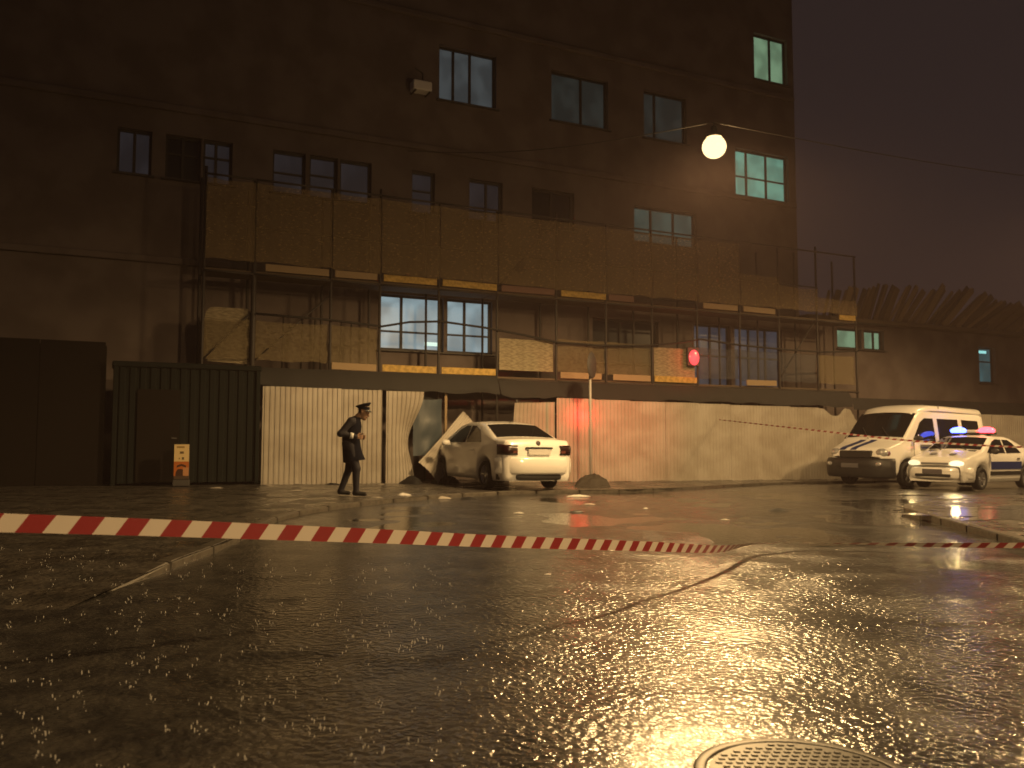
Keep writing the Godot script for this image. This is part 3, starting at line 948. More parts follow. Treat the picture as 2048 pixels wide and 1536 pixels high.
	dirt.normal_texture = normal_tex(0.05, 3, 256, 6.0, 620)
	dirt.uv1_triplanar = true
	dirt.uv1_scale = Vector3(2, 2, 2)
	solo("dirt_heap", MB.new(true).grid(rows, true).done(), dirt, "small heap of dirt at the foot of the road sign", "dirt heap", Transform3D(TILT * FB, Vector3(hp.x, gy(hp.x) + PAVE, hp.z)))

	# small advertising pillar on the left pavement
	var ap := Vector3(-6.9, 0, -18.0)
	ap.y = gy(ap.x) + PAVE
	var ad := thing("advert_stand", "small upright advert stand, cream above orange, on the left pavement", "advert stand", Transform3D(Basis(Vector3.UP, deg_to_rad(20)), ap))
	part(ad, "base", MB.new().bevel_box(Vector3(0, 0.07, 0), Vector3(0.34, 0.14, 0.24), 0.015).done(), M.steel_dark)
	part(ad, "board", MB.new().bevel_box(Vector3(0, 0.51, 0), Vector3(0.31, 0.74, 0.12), 0.012).done(), mat(Color(0.06, 0.045, 0.035), 0.5))
	var img := Image.create(96, 224, false, Image.FORMAT_RGB8)
	var cream := Color(0.62, 0.48, 0.25).linear_to_srgb()
	var orange := Color(0.42, 0.12, 0.02).linear_to_srgb()
	var brown := Color(0.05, 0.02, 0.01).linear_to_srgb()
	img.fill(cream)
	img.fill_rect(Rect2i(16, 12, 50, 12), Color(0.28, 0.19, 0.06).linear_to_srgb())
	img.fill_rect(Rect2i(36, 46, 26, 15), Color(0.12, 0.08, 0.03).linear_to_srgb())
	img.fill_rect(Rect2i(30, 88, 8, 10), Color(0.2, 0.13, 0.05).linear_to_srgb())
	img.fill_rect(Rect2i(50, 84, 14, 16), Color(0.1, 0.07, 0.03).linear_to_srgb())
	for y in range(112, 224):
		for x in 96:
			var c := orange
			var a := Vector2(x - 48, y - 140)
			if absf(a.y - absf(a.x) * 0.35 + 6) < 7 and absf(a.x) < 30: c = brown
			if y > 160 and Vector2(x - 40, (y - 200) * 0.7).length() < 30: c = brown
			if y > 150 and x > 58 and y < 205: c = Color(0.45, 0.22, 0.10).linear_to_srgb()
			if y > 205: c = Color(0.07, 0.045, 0.03).linear_to_srgb()
			img.set_pixel(x, y, c)
	var pm := mat(Color(1, 1, 1), 0.4)
	pm.albedo_texture = ImageTexture.create_from_image(img)
	var pmb := MB.new()
	pmb.quad_uv([Vector3(-0.145, 0.16, 0.063), Vector3(-0.145, 0.87, 0.063), Vector3(0.145, 0.87, 0.063), Vector3(0.145, 0.16, 0.063)], [Vector2(0, 1), Vector2(0, 0), Vector2(1, 0), Vector2(1, 1)])
	part(ad, "poster", pmb.done(), pm)

# ---------------------------------------------------------------- vehicles
func skin(sp: Dictionary, x: float) -> Dictionary:
	var w: float = prof(sp.hw, x)
	var sh: float = prof(sp.shoulder, x)
	var tp: float = maxf(prof(sp.top, x), sh + 0.01)
	var yb: float = sp.sill
	for xa in sp.axles:
		var dx: float = absf(x - xa)
		if dx < sp.arch: yb = maxf(yb, sp.wheel + sqrt(sp.arch * sp.arch - dx * dx))
	yb = minf(yb, sh - 0.06)
	var hgt := tp - sh
	var wsh: float = w * 0.965
	var wt: float = maxf(wsh - sp.tumble * hgt, w * 0.3)
	return {"w": w, "sh": sh, "tp": tp, "yb": yb, "h": hgt, "wsh": wsh, "wt": wt}

func body_shell(sp: Dictionary) -> ArrayMesh:
	var rows := []
	var xs := []
	var x: float = sp.hw[0][0]
	var x1: float = sp.hw[-1][0]
	while x < x1 - 0.02:
		xs.append(x)
		x += 0.045
	xs.append(x1)
	for xx in xs:
		var k := skin(sp, xx)
		var half := []
		var d: float = k.sh - k.yb
		for q in [[0.0, 0.955], [0.14, 0.99], [0.5, 1.0], [0.86, 0.995], [1.0, 0.965]]:
			half.append(Vector3(xx, k.yb + d * q[0], k.w * q[1]))
		var c: float = minf(1.0, k.h / 0.15)
		half.append(Vector3(xx, k.sh + k.h * 0.5, lerpf(k.wsh, k.wt, 0.5)))
		half.append(Vector3(xx, k.sh + k.h * 0.88, lerpf(k.wsh, k.wt, 0.9)))
		half.append(Vector3(xx, k.tp - 0.008 * c, k.wt - 0.05))
		half.append(Vector3(xx, k.tp + 0.014, k.wt * 0.5))
		half.append(Vector3(xx, k.tp + 0.02, 0))
		var ring := [Vector3(xx, k.yb, 0)]
		ring.append_array(half)
		for i in range(half.size() - 2, -1, -1):
			ring.append(half[i] * Vector3(1, 1, -1))
		rows.append(ring)
	var mb := MB.new(true)
	mb.grid(rows, true)
	for e in [rows[0], rows[-1]]:
		var c := Vector3.ZERO
		for v in e: c += v
		mb.fan(e, c / e.size())
	return mb.done()

func side_window(sp: Dictionary, poly: Array, side: float) -> ArrayMesh:
	var mb := MB.new()
	var outer := []
	var inner := []
	for q in poly:
		var k := skin(sp, q[0])
		var t: float = clampf((q[1] - k.sh) / maxf(k.h * 0.88, 0.01), 0.0, 1.0)
		var z: float = lerpf(k.wsh, lerpf(k.wsh, k.wt, 0.9), t)
		outer.append(Vector3(q[0], q[1], side * (z + 0.010)))
		inner.append(Vector3(q[0], q[1], side * (z - 0.02)))
	var c := Vector3.ZERO
	for v in outer: c += v
	mb.fan(outer, c / outer.size())
	mb.grid([outer, inner], true)
	return mb.done()

func screen_patch(sp: Dictionary, xa: float, xb: float, ka: float, kb: float) -> ArrayMesh:
	var rows := []
	for i in 9:
		var t := i / 8.0
		var x := lerpf(xa, xb, t)
		var k := skin(sp, x)
		var row := []
		for j in 11:
			var f := -1.0 + j / 5.0
			var hw: float = (k.wt - 0.05) * lerpf(ka, kb, t)
			row.append(Vector3(x, k.tp + 0.03 - 0.028 * f * f, f * hw))
		rows.append(row)
	return MB.new(true).grid(rows).done()

func wheel(parent: Node3D, at: Vector3, r: float, side: float) -> void:
	var w := Node3D.new()
	w.name = "wheel"
	parent.add_child(w, true)
	w.position = at
	var ax := Basis(Vector3(1, 0, 0), Vector3(0, 0, side), Vector3(0, -side, 0))
	part(w, "tyre", MB.new(true).lathe([Vector2(r * 0.66, -0.09), Vector2(r * 0.9, -0.095), Vector2(r * 0.985, -0.075), Vector2(r, -0.04), Vector2(r, 0.04), Vector2(r * 0.985, 0.075), Vector2(r * 0.9, 0.095), Vector2(r * 0.66, 0.085), Vector2(r * 0.62, 0.04)], Vector3.ZERO, ax, 28).done(), M.tyre)
	var rm := MB.new()
	rm.lathe([Vector2(0.0, 0.05), Vector2(r * 0.2, 0.055), Vector2(r * 0.28, 0.03), Vector2(r * 0.58, 0.035), Vector2(r * 0.65, 0.08), Vector2(r * 0.66, 0.05)], Vector3.ZERO, ax, 28)
	for k in 6:
		var t := TAU * k / 6.0
		rm.tube(ax * Vector3(cos(t) * r * 0.18, 0.052, sin(t) * r * 0.18), ax * Vector3(cos(t) * r * 0.6, 0.055, sin(t) * r * 0.6), 0.022, 0.03, 6)
	part(w, "rim", rm.done(), M.rim)

func bumper(sp_x: float, hw: float, y0: float, y1: float, sgn: float, bulge: float) -> ArrayMesh:
	var rows := []
	for i in 21:
		var f := -1.0 + i / 10.0
		var z := f * hw
		var x := sp_x - sgn * (pow(absf(f), 4.0) * 0.34 + absf(f) * 0.02)
		var o := Vector3(sgn, 0, f * 0.8).normalized()
		var ring := []
		for q in [[0.0, 0.02], [0.12, 0.05], [0.5, 0.06], [0.85, 0.05], [1.0, 0.02], [1.0, -0.12], [0.0, -0.12]]:
			ring.append(Vector3(x, lerpf(y0, y1, q[0]), z) + o * (q[1] * bulge))
		rows.append(ring)
	var mb := MB.new(true)
	mb.grid(rows, true)
	mb.fan(rows[0], rows[0][2]); mb.fan(rows[-1], rows[-1][2])
	return mb.done()

func mirrors(o: Node3D, x: float, y: float, z: float, m: Material) -> void:
	for sd in [-1.0, 1.0]:
		var mr := part(o, "mirror", MB.new(true).ball(Vector3(x, y, sd * (z + 0.11)), Vector3(0.06, 0.075, 0.11)).done(), m)
		part(mr, "mirror_arm", MB.new().tube(Vector3(x, y - 0.05, sd * (z - 0.03)), Vector3(x, y - 0.03, sd * (z + 0.05)), 0.018).done(), m)

func vehicles() -> void:
	sedan()
	van()
	police_car()

func sedan() -> void:
	var sp := {"sill": 0.20, "wheel": 0.305, "arch": 0.37, "axles": [-1.25, 1.30], "tumble": 0.42,
		"top": [[-2.19, 0.86], [-2.16, 0.98], [-2.08, 1.055], [-1.62, 1.085], [-0.82, 1.40], [-0.45, 1.452], [0.15, 1.455], [0.55, 1.40], [1.25, 1.0], [1.85, 0.88], [2.1, 0.74], [2.19, 0.62]],
		"shoulder": [[-2.19, 0.76], [-2.1, 0.93], [-1.5, 0.965], [1.2, 0.90], [1.9, 0.78], [2.19, 0.56]],
		"hw": [[-2.19, 0.70], [-2.12, 0.79], [-1.8, 0.835], [-1.0, 0.85], [1.2, 0.85], [1.8, 0.80], [2.05, 0.72], [2.19, 0.58]]}
	var c := fp(-1.22, 0, 1.62)
	c.y = gy(c.x) + PAVE
	var o := thing("sedan", "white sedan run through the gap in the site fence, rear to the street", "car", Transform3D(TILT * Basis(-N, Vector3.UP, U), c))
	part(o, "body", body_shell(sp), M.white_paint)
	part(o, "underbody", MB.new().box(Vector3(0, 0.34, 0), Vector3(4.1, 0.24, 1.2)).done(), M.black_plastic)
	for ax in sp.axles:
		for sd in [-1.0, 1.0]: wheel(o, Vector3(ax, 0.305, sd * 0.74), 0.305, sd)
	part(o, "rear_window", screen_patch(sp, -1.58, -0.88, 0.97, 1.0), M.car_glass)
	part(o, "windscreen", screen_patch(sp, 0.62, 1.2, 1.0, 0.97), M.car_glass)
	for sd in [-1.0, 1.0]:
		part(o, "rear_door_window", side_window(sp, [[-1.02, 1.0], [-0.72, 1.26], [-0.4, 1.36], [-0.17, 1.37], [-0.17, 0.99]], sd), M.car_glass)
		part(o, "front_door_window", side_window(sp, [[-0.09, 0.99], [-0.09, 1.37], [0.15, 1.37], [0.5, 1.27], [0.9, 1.04], [0.95, 0.99]], sd), M.car_glass)
		part(o, "door_handle", MB.new().bevel_box(Vector3(-0.62, 0.83, sd * 0.855), Vector3(0.2, 0.03, 0.03), 0.01).done(), M.white_paint)
		# tail light wrapping the corner
		var rows := []
		for i in 9:
			var t := i / 8.0
			var z := lerpf(0.50, 0.80, minf(1.0, t * 1.5))
			var x := lerpf(-2.215, -1.93, smoothstep(0.45, 1.0, t)) + 0.02 * t
			var zz := z + 0.035 * smoothstep(0.6, 1.0, t)
			rows.append([Vector3(x, 0.74, sd * zz), Vector3(x - 0.014, 0.80, sd * (zz + 0.008)), Vector3(x - 0.012, 0.90, sd * (zz + 0.008)), Vector3(x + 0.03, 0.955 - 0.02 * (1.0 - t), sd * (zz - 0.01)), Vector3(x + 0.12, 0.85, sd * (zz - 0.10))])
		var tl := part(o, "tail_light", MB.new(true).grid(rows, true).done(), M.tail)
		part(tl, "reversing_lens", MB.new().box(Vector3(-2.222, 0.80, sd * 0.56), Vector3(0.02, 0.05, 0.10)).done(), M.tail_clear)
	part(o, "rear_bumper", bumper(-2.27, 0.87, 0.34, 0.70, -1.0, 0.9), M.white_paint)
	part(o, "bumper_skirt", bumper(-2.22, 0.82, 0.22, 0.345, -1.0, 0.7), M.black_plastic)
	part(o, "front_bumper", bumper(2.16, 0.82, 0.25, 0.62, 1.0, 1.0), M.white_paint)
	part(o, "number_plate", MB.new().bevel_box(Vector3(-2.222, 0.80, 0), Vector3(0.02, 0.115, 0.52), 0.004).done(), M.plate)
	part(o, "plate_recess", MB.new().box(Vector3(-2.208, 0.885, 0), Vector3(0.03, 0.035, 0.62)).done(), M.black_plastic)
	part(o, "badge", MB.new(true).lathe([Vector2(0, 0.0), Vector2(0.05, 0.0), Vector2(0.055, -0.012), Vector2(0, -0.012)], Vector3(-2.165, 0.985, 0), Basis(Vector3(0, 0, 1), Vector3(-1, 0.25, 0).normalized(), Vector3(0.25, 1, 0).normalized()), 20).done(), M.steel_dark)
	part(o, "aerial", MB.new().tube(Vector3(-0.75, 1.43, 0), Vector3(-0.95, 1.55, 0), 0.006).done(), M.black_plastic)
	part(o, "exhaust", MB.new(true).tube(Vector3(-1.9, 0.22, 0.4), Vector3(-2.2, 0.22, 0.4), 0.03).done(), M.steel_dark)
	mirrors(o, 0.75, 0.98, 0.82, M.white_paint)

func van_at(xf: Transform3D, label: String) -> Node3D:
	var sp := {"sill": 0.30, "wheel": 0.34, "arch": 0.42, "axles": [-1.28, 1.48], "tumble": 0.13,
		"top": [[-2.42, 1.98], [-2.38, 2.08], [-2.25, 2.14], [0.5, 2.14], [0.72, 2.10], [0.95, 1.98], [1.62, 1.28], [1.75, 1.20], [2.25, 1.02], [2.38, 0.92], [2.42, 0.80]],
		"shoulder": [[-2.42, 1.15], [1.0, 1.15], [1.6, 1.12], [2.2, 0.94], [2.42, 0.72]],
		"hw": [[-2.42, 0.95], [-2.36, 0.985], [-2.0, 1.0], [1.0, 1.0], [1.7, 0.96], [2.2, 0.88], [2.42, 0.76]]}
	var o := thing("police_van", label, "van", xf)
	part(o, "body", body_shell(sp), M.white_paint)
	part(o, "underbody", MB.new().box(Vector3(0, 0.42, 0), Vector3(4.5, 0.26, 1.5)).done(), M.black_plastic)
	# raised roof cap
	var rows := []
	for q in [[-2.36, 1.98, 0.80], [-2.33, 2.12, 0.84], [-2.2, 2.2, 0.86], [-0.2, 2.235, 0.87], [0.35, 2.225, 0.86], [0.78, 2.14, 0.82], [0.98, 2.0, 0.76]]:
		var row := []
		for v in [[1.0, -0.16], [1.0, -0.06], [0.9, -0.012], [0.5, 0.02], [0.0, 0.03], [-0.5, 0.02], [-0.9, -0.012], [-1.0, -0.06], [-1.0, -0.16]]:
			row.append(Vector3(q[0], q[1] + v[1], q[2] * v[0]))
		rows.append(row)
	var rf := part(o, "roof", MB.new(true).grid(rows).done(), M.white_paint)
	part(rf, "roof_seam", MB.new().box(Vector3(-0.08, 2.264, 0), Vector3(0.03, 0.012, 0.85)).box(Vector3(-0.08, 2.18, 0.868), Vector3(0.03, 0.09, 0.012)).box(Vector3(-0.08, 2.18, -0.868), Vector3(0.03, 0.09, 0.012)).done(), M.grey_band)
	part(o, "windscreen", screen_patch(sp, 0.93, 1.58, 1.03, 1.0), M.car_glass)
	for ax in sp.axles:
		for sd in [-1.0, 1.0]: wheel(o, Vector3(ax, 0.34, sd * 0.86), 0.34, sd)
	for sd in [-1.0, 1.0]:
		part(o, "cab_window", side_window(sp, [[0.22, 1.22], [0.22, 1.86], [0.62, 1.86], [0.86, 1.74], [1.22, 1.3], [1.24, 1.2]], sd), M.car_glass)
		part(o, "side_window", side_window(sp, [[-1.0, 1.24], [-1.0, 1.86], [0.02, 1.86], [0.02, 1.24]], sd), M.car_glass)
		part(o, "side_window", side_window(sp, [[-2.08, 1.26], [-2.04, 1.84], [-1.2, 1.86], [-1.2, 1.24]], sd), M.car_glass)
		part(o, "side_band", MB.new().box(Vector3(-0.6, 1.06, sd * 0.998), Vector3(3.2, 0.16, 0.012)).done(), M.grey_band)
		part(o, "side_stripe", MB.new().box(Vector3(-0.6, 1.06, sd * 1.006), Vector3(3.2, 0.05, 0.006)).done(), M.blue_stripe)
		var hl := part(o, "headlight", MB.new(true).ball(Vector3(2.27, 0.90, sd * 0.70), Vector3(0.15, 0.12, 0.17), Basis(Vector3.UP, -sd * 0.3)).done(), M.lens)
		part(hl, "indicator", MB.new(true).ball(Vector3(2.2, 0.88, sd * 0.83), Vector3(0.08, 0.08, 0.05)).done(), M.tail_clear)
		part(o, "fog_lamp", MB.new(true).ball(Vector3(2.52, 0.60, sd * 0.74), Vector3(0.04, 0.06, 0.08)).done(), M.lens)
		# two blue slanting stripes on the bonnet's right half
	for k in 2:
		var z0 := 0.42 - 0.34 * k
		var sr := []
		for i in 9:
			var t := i / 8.0
			var x := lerpf(2.34, 1.70, t)
			var kk := skin(sp, x)
			var z := z0 + lerpf(0.16, -0.08, t)
			sr.append([Vector3(x, kk.tp + 0.026, z), Vector3(x, kk.tp + 0.028, z - 0.19)])
		part(o, "bonnet_stripe", MB.new(true).grid(sr).done(), M.blue_stripe)
	part(o, "grille", MB.new().bevel_box(Vector3(2.40, 0.86, 0), Vector3(0.10, 0.2, 0.98), 0.02).done(), M.black_plastic)
	part(o, "front_bumper", bumper(2.53, 1.01, 0.24, 0.76, 1.0, 1.3), M.black_plastic)
	part(o, "number_plate", MB.new().bevel_box(Vector3(2.615, 0.56, 0.05), Vector3(0.015, 0.115, 0.52), 0.003).done(), mat(Color(0.12, 0.12, 0.13), 0.4))
	part(o, "rear_bumper", bumper(-2.42, 0.95, 0.34, 0.55, -1.0, 1.0), M.black_plastic)
	part(o, "wiper", MB.new().tube(Vector3(1.63, 1.29, -0.5), Vector3(1.35, 1.60, -0.1), 0.012).tube(Vector3(1.63, 1.29, 0.15), Vector3(1.35, 1.60, 0.5), 0.012).done(), M.black_plastic)
	part(o, "door_gap", MB.new().box(Vector3(0.12, 1.1, -1.004), Vector3(0.014, 1.2, 0.006)).box(Vector3(1.28, 0.98, -0.985), Vector3(0.014, 0.6, 0.006)).done(), M.black_plastic)
	mirrors(o, 1.2, 1.3, 0.98, M.black_plastic)
	return o

func heading(deg_left: float) -> Basis:     # forward to the viewer, turned to the picture's left
	var a := deg_to_rad(deg_left)
	var f := Vector3(-sin(a), 0, cos(a))
	return TILT * Basis(f, Vector3.UP, f.cross(Vector3.UP))

func van() -> void:
	var b := heading(57.0)
	var corner := Vector3(9.75, 0, -22.5)
	var c := corner - b.x * 2.42 + b.z * 0.9
	c.y = gy(c.x)
	van_at(Transform3D(b, c), "white van with two dark blue bonnet stripes parked along the fence")
	# another van stands beyond the right edge; its red roof lamps are what the fence mirrors
	var b2 := heading(20.0)
	var c2 := Vector3(14.6, 0, -14.6)
	c2.y = gy(c2.x) + 0.08
	var v2 := van_at(Transform3D(b2, c2), "white van with red roof lamps standing beyond the right edge")
	for z in [-0.5, 0.5]:
		part(v2, "beacon_lamp", MB.new(true).ball(Vector3(0.4, 2.34, z), Vector3(0.11, 0.1, 0.16)).done(), M.beacon_red)
		var l := SpotLight3D.new()      # a turning beacon: its beam points at the fence
		l.name = "red_beacon_light"
		l.light_color = Color(1, 0.12, 0.12)
		l.light_energy = 34.0
		l.light_size = 0.1
		l.spot_range = 60
		l.spot_angle = 11
		l.spot_angle_attenuation = 0.9
		l.shadow_enabled = true
		add_child(l, true)
		l.position = Transform3D(b2, c2) * Vector3(0.4, 2.36, z)
		l.look_at(fp(2.9, 1.3, 0.0), Vector3.UP)

func police_car() -> void:
	var sp := {"sill": 0.20, "wheel": 0.29, "arch": 0.35, "axles": [-1.22, 1.27], "tumble": 0.36,
		"top": [[-2.1, 0.86], [-2.04, 1.0], [-1.9, 1.06], [-1.42, 1.07], [-0.78, 1.33], [-0.5, 1.375], [0.2, 1.385], [0.45, 1.34], [1.12, 0.99], [1.9, 0.80], [2.04, 0.70], [2.1, 0.60]],
		"shoulder": [[-2.1, 0.78], [-1.9, 0.91], [1.0, 0.88], [1.85, 0.73], [2.1, 0.54]],
		"hw": [[-2.1, 0.72], [-1.95, 0.79], [-1.4, 0.82], [1.2, 0.82], [1.8, 0.79], [2.02, 0.74], [2.1, 0.66]]}
	var b := heading(53.0)
	var corner := Vector3(11.18, 0, -21.35)
	var c := corner - b.x * 2.1 + b.z * 0.74
	c.y = gy(c.x)
	var xf := Transform3D(b, c)
	var o := thing("police_car", "white police car with lit headlights and blue and red roof bar", "police car", xf)
	part(o, "body", body_shell(sp), M.white_paint)
	part(o, "underbody", MB.new().box(Vector3(0, 0.33, 0), Vector3(3.9, 0.22, 1.2)).done(), M.black_plastic)
	for ax in sp.axles:
		for sd in [-1.0, 1.0]: wheel(o, Vector3(ax, 0.29, sd * 0.71), 0.29, sd)
	part(o, "windscreen", screen_patch(sp, 0.48, 1.07, 1.0, 0.98), M.car_glass)
	part(o, "rear_window", screen_patch(sp, -1.38, -0.84, 0.97, 1.0), M.car_glass)
	for sd in [-1.0, 1.0]:
		part(o, "front_door_window", side_window(sp, [[-0.08, 0.94], [-0.08, 1.29], [0.2, 1.30], [0.42, 1.24], [0.86, 0.98], [0.9, 0.94]], sd), M.car_glass)
		part(o, "rear_door_window", side_window(sp, [[-1.0, 0.95], [-0.7, 1.2], [-0.48, 1.29], [-0.16, 1.29], [-0.16, 0.94]], sd), M.car_glass)
		part(o, "side_band", MB.new().box(Vector3(-0.05, 0.62, sd * 0.822), Vector3(1.75, 0.20, 0.012)).done(), M.blue_stripe)
		part(o, "sill_trim", MB.new().box(Vector3(0.0, 0.42, sd * 0.822), Vector3(1.75, 0.10, 0.012)).done(), M.black_plastic)
		part(o, "door_handle", MB.new().bevel_box(Vector3(-0.75, 0.8, sd * 0.828), Vector3(0.16, 0.03, 0.025), 0.01).done(), M.black_plastic)
		var lit: Material = M.headlight_on if sd < 0.0 else M.headlight_dim
		part(o, "headlight", MB.new(true).ball(Vector3(2.06, 0.665, sd * 0.545), Vector3(0.075, 0.075, 0.17), Basis(Vector3.UP, -sd * 0.2)).done(), lit)
		var l := SpotLight3D.new()
		l.name = "headlight_beam"
		l.light_color = Color(1.0, 0.86, 0.58)
		l.light_energy = 0.7 if sd < 0.0 else 0.3
		l.light_size = 0.07
		l.spot_angle = 38
		l.spot_angle_attenuation = 0.8
		l.spot_range = 50
		l.shadow_enabled = true
		add_child(l, true)
		l.position = xf * Vector3(2.18, 0.665, sd * 0.55)
		l.look_at(xf * Vector3(8.0, 0.1, sd * 0.7), Vector3.UP)
	part(o, "grille", MB.new().bevel_box(Vector3(2.09, 0.66, 0), Vector3(0.03, 0.05, 0.7), 0.01).done(), M.grey_band)
	part(o, "front_bumper", bumper(2.16, 0.83, 0.28, 0.56, 1.0, 0.9), M.white_paint)
	part(o, "air_intake", MB.new().bevel_box(Vector3(2.205, 0.36, 0), Vector3(0.03, 0.07, 0.9), 0.01).done(), M.black_plastic)
	part(o, "number_plate", MB.new().bevel_box(Vector3(2.222, 0.46, 0.0), Vector3(0.015, 0.115, 0.5), 0.003).done(), mat(Color(0.10, 0.09, 0.10), 0.4))
	part(o, "rear_bumper", bumper(-2.1, 0.78, 0.3, 0.58, -1.0, 0.9), M.white_paint)
	for z in [-0.25, 0.25]:
		part(o, "bonnet_emblem", MB.new(true).ball(Vector3(1.62, 0.905, z), Vector3(0.10, 0.012, 0.10), Basis(Vector3(0, 0, 1), -0.24)).done(), M.grey_band)
	for z in [-0.35, 0.3]:
		part(o, "wiper", MB.new().tube(Vector3(1.13, 1.01, z), Vector3(0.86, 1.17, z + 0.35), 0.01).done(), M.black_plastic)
	part(o, "bonnet_gap", MB.new().box(Vector3(1.15, 0.985, 0), Vector3(0.10, 0.02, 1.2), Basis(Vector3(0, 0, 1), -0.3)).done(), M.black_plastic)
	mirrors(o, 0.78, 0.98, 0.80, M.black_plastic)
	# roof bar
	var bar := part(o, "light_bar", MB.new().bevel_box(Vector3(0.02, 1.445, 0), Vector3(0.24, 0.05, 1.16), 0.015).box(Vector3(0.02, 1.41, 0.42), Vector3(0.12, 0.06, 0.06)).box(Vector3(0.02, 1.41, -0.42), Vector3(0.12, 0.06, 0.06)).done(), M.black_plastic)
	for q in [[0.37, "beacon_blue", Color(0.25, 0.35, 1.0), 5.0], [-0.37, "beacon_red", Color(1.0, 0.15, 0.18), 5.0]]:
		part(bar, "beacon_lamp", MB.new(true).ball(Vector3(0.02, 1.53, q[0]), Vector3(0.13, 0.10, 0.22)).done(), M[q[1]])
		var l := OmniLight3D.new()
		l.name = "beacon_light"
		l.light_color = q[2]
		l.light_energy = q[3]
		l.light_size = 0.1
		l.omni_range = 50
		l.shadow_enabled = true
		add_child(l, true)
		l.position = xf * Vector3(0.02, 1.53, q[0])
	part(bar, "speaker", MB.new().bevel_box(Vector3(0.02, 1.51, 0), Vector3(0.14, 0.08, 0.26), 0.015).done(), M.white_plastic)

# ---------------------------------------------------------------- person
func sdf_mesh(bones: Array, lo: Vector3, hi: Vector3, cell: float, blend: float, st: SurfaceTool, paint: Callable) -> void:
	# surface nets over a field of tapered capsules joined by a smooth minimum. bone: [a, b, ra, rb]
	var n := Vector3i(((hi - lo) / cell).ceil()) + Vector3i.ONE
	var f := PackedFloat32Array()
	f.resize(n.x * n.y * n.z)
	f.fill(1.0)
	for q in bones:
		var a: Vector3 = q[0]
		var b: Vector3 = q[1]
		var reach: float = maxf(q[2], q[3]) + blend + cell * 2.0
		var l0 := Vector3i(((a.min(b) - Vector3.ONE * reach - lo) / cell).floor()).clamp(Vector3i.ZERO, n - Vector3i.ONE)
		var l1 := Vector3i(((a.max(b) + Vector3.ONE * reach - lo) / cell).ceil()).clamp(Vector3i.ZERO, n - Vector3i.ONE)
		var ab := b - a
		var den := maxf(ab.length_squared(), 1e-9)
		for z in range(l0.z, l1.z + 1):
			for y in range(l0.y, l1.y + 1):
				var at := (z * n.y + y) * n.x
				for x in range(l0.x, l1.x + 1):
					var p := lo + Vector3(x, y, z) * cell
					var t := clampf((p - a).dot(ab) / den, 0.0, 1.0)
					var d: float = p.distance_to(a + ab * t) - lerpf(q[2], q[3], t)
					var e := f[at + x]
					var k := clampf(0.5 + 0.5 * (e - d) / blend, 0.0, 1.0)
					f[at + x] = lerpf(e, d, k) - blend * k * (1.0 - k)
	var vert := {}
	var at_cell := func(x: int, y: int, z: int) -> Vector3:
		var key := (z * n.y + y) * n.x + x
		if vert.has(key): return vert[key]
		var s := Vector3.ZERO
		var c := 0
		for e in [[0, 1], [2, 3], [4, 5], [6, 7], [0, 2], [1, 3], [4, 6], [5, 7], [0, 4], [1, 5], [2, 6], [3, 7]]:
			var i0 := Vector3i(x + (e[0] & 1), y + ((e[0] >> 1) & 1), z + (e[0] >> 2))
			var i1 := Vector3i(x + (e[1] & 1), y + ((e[1] >> 1) & 1), z + (e[1] >> 2))
			var v0 := f[(i0.z * n.y + i0.y) * n.x + i0.x]
			var v1 := f[(i1.z * n.y + i1.y) * n.x + i1.x]
			if (v0 < 0.0) != (v1 < 0.0):
				s += Vector3(i0).lerp(Vector3(i1), v0 / (v0 - v1))
				c += 1
		var r := lo + s / maxi(c, 1) * cell
		vert[key] = r
		return r
	for z in range(1, n.z - 1):
		for y in range(1, n.y - 1):
			for x in range(1, n.x - 1):
				var i := (z * n.y + y) * n.x + x
				var v := f[i]
				for ax in 3:
					var j := i + [1, n.x, n.x * n.y][ax] as int
					if (v < 0.0) == (f[j] < 0.0): continue
					var q := []
					match ax:
						0: q = [at_cell.call(x, y - 1, z - 1), at_cell.call(x, y, z - 1), at_cell.call(x, y, z), at_cell.call(x, y - 1, z)]
						1: q = [at_cell.call(x - 1, y, z - 1), at_cell.call(x - 1, y, z), at_cell.call(x, y, z), at_cell.call(x, y, z - 1)]
						2: q = [at_cell.call(x - 1, y - 1, z), at_cell.call(x, y - 1, z), at_cell.call(x, y, z), at_cell.call(x - 1, y, z)]
					if v < 0.0: q.reverse()
					for k in [0, 1, 2, 0, 2, 3]:
						st.set_color(paint.call(q[k]))
						st.add_vertex(q[k])

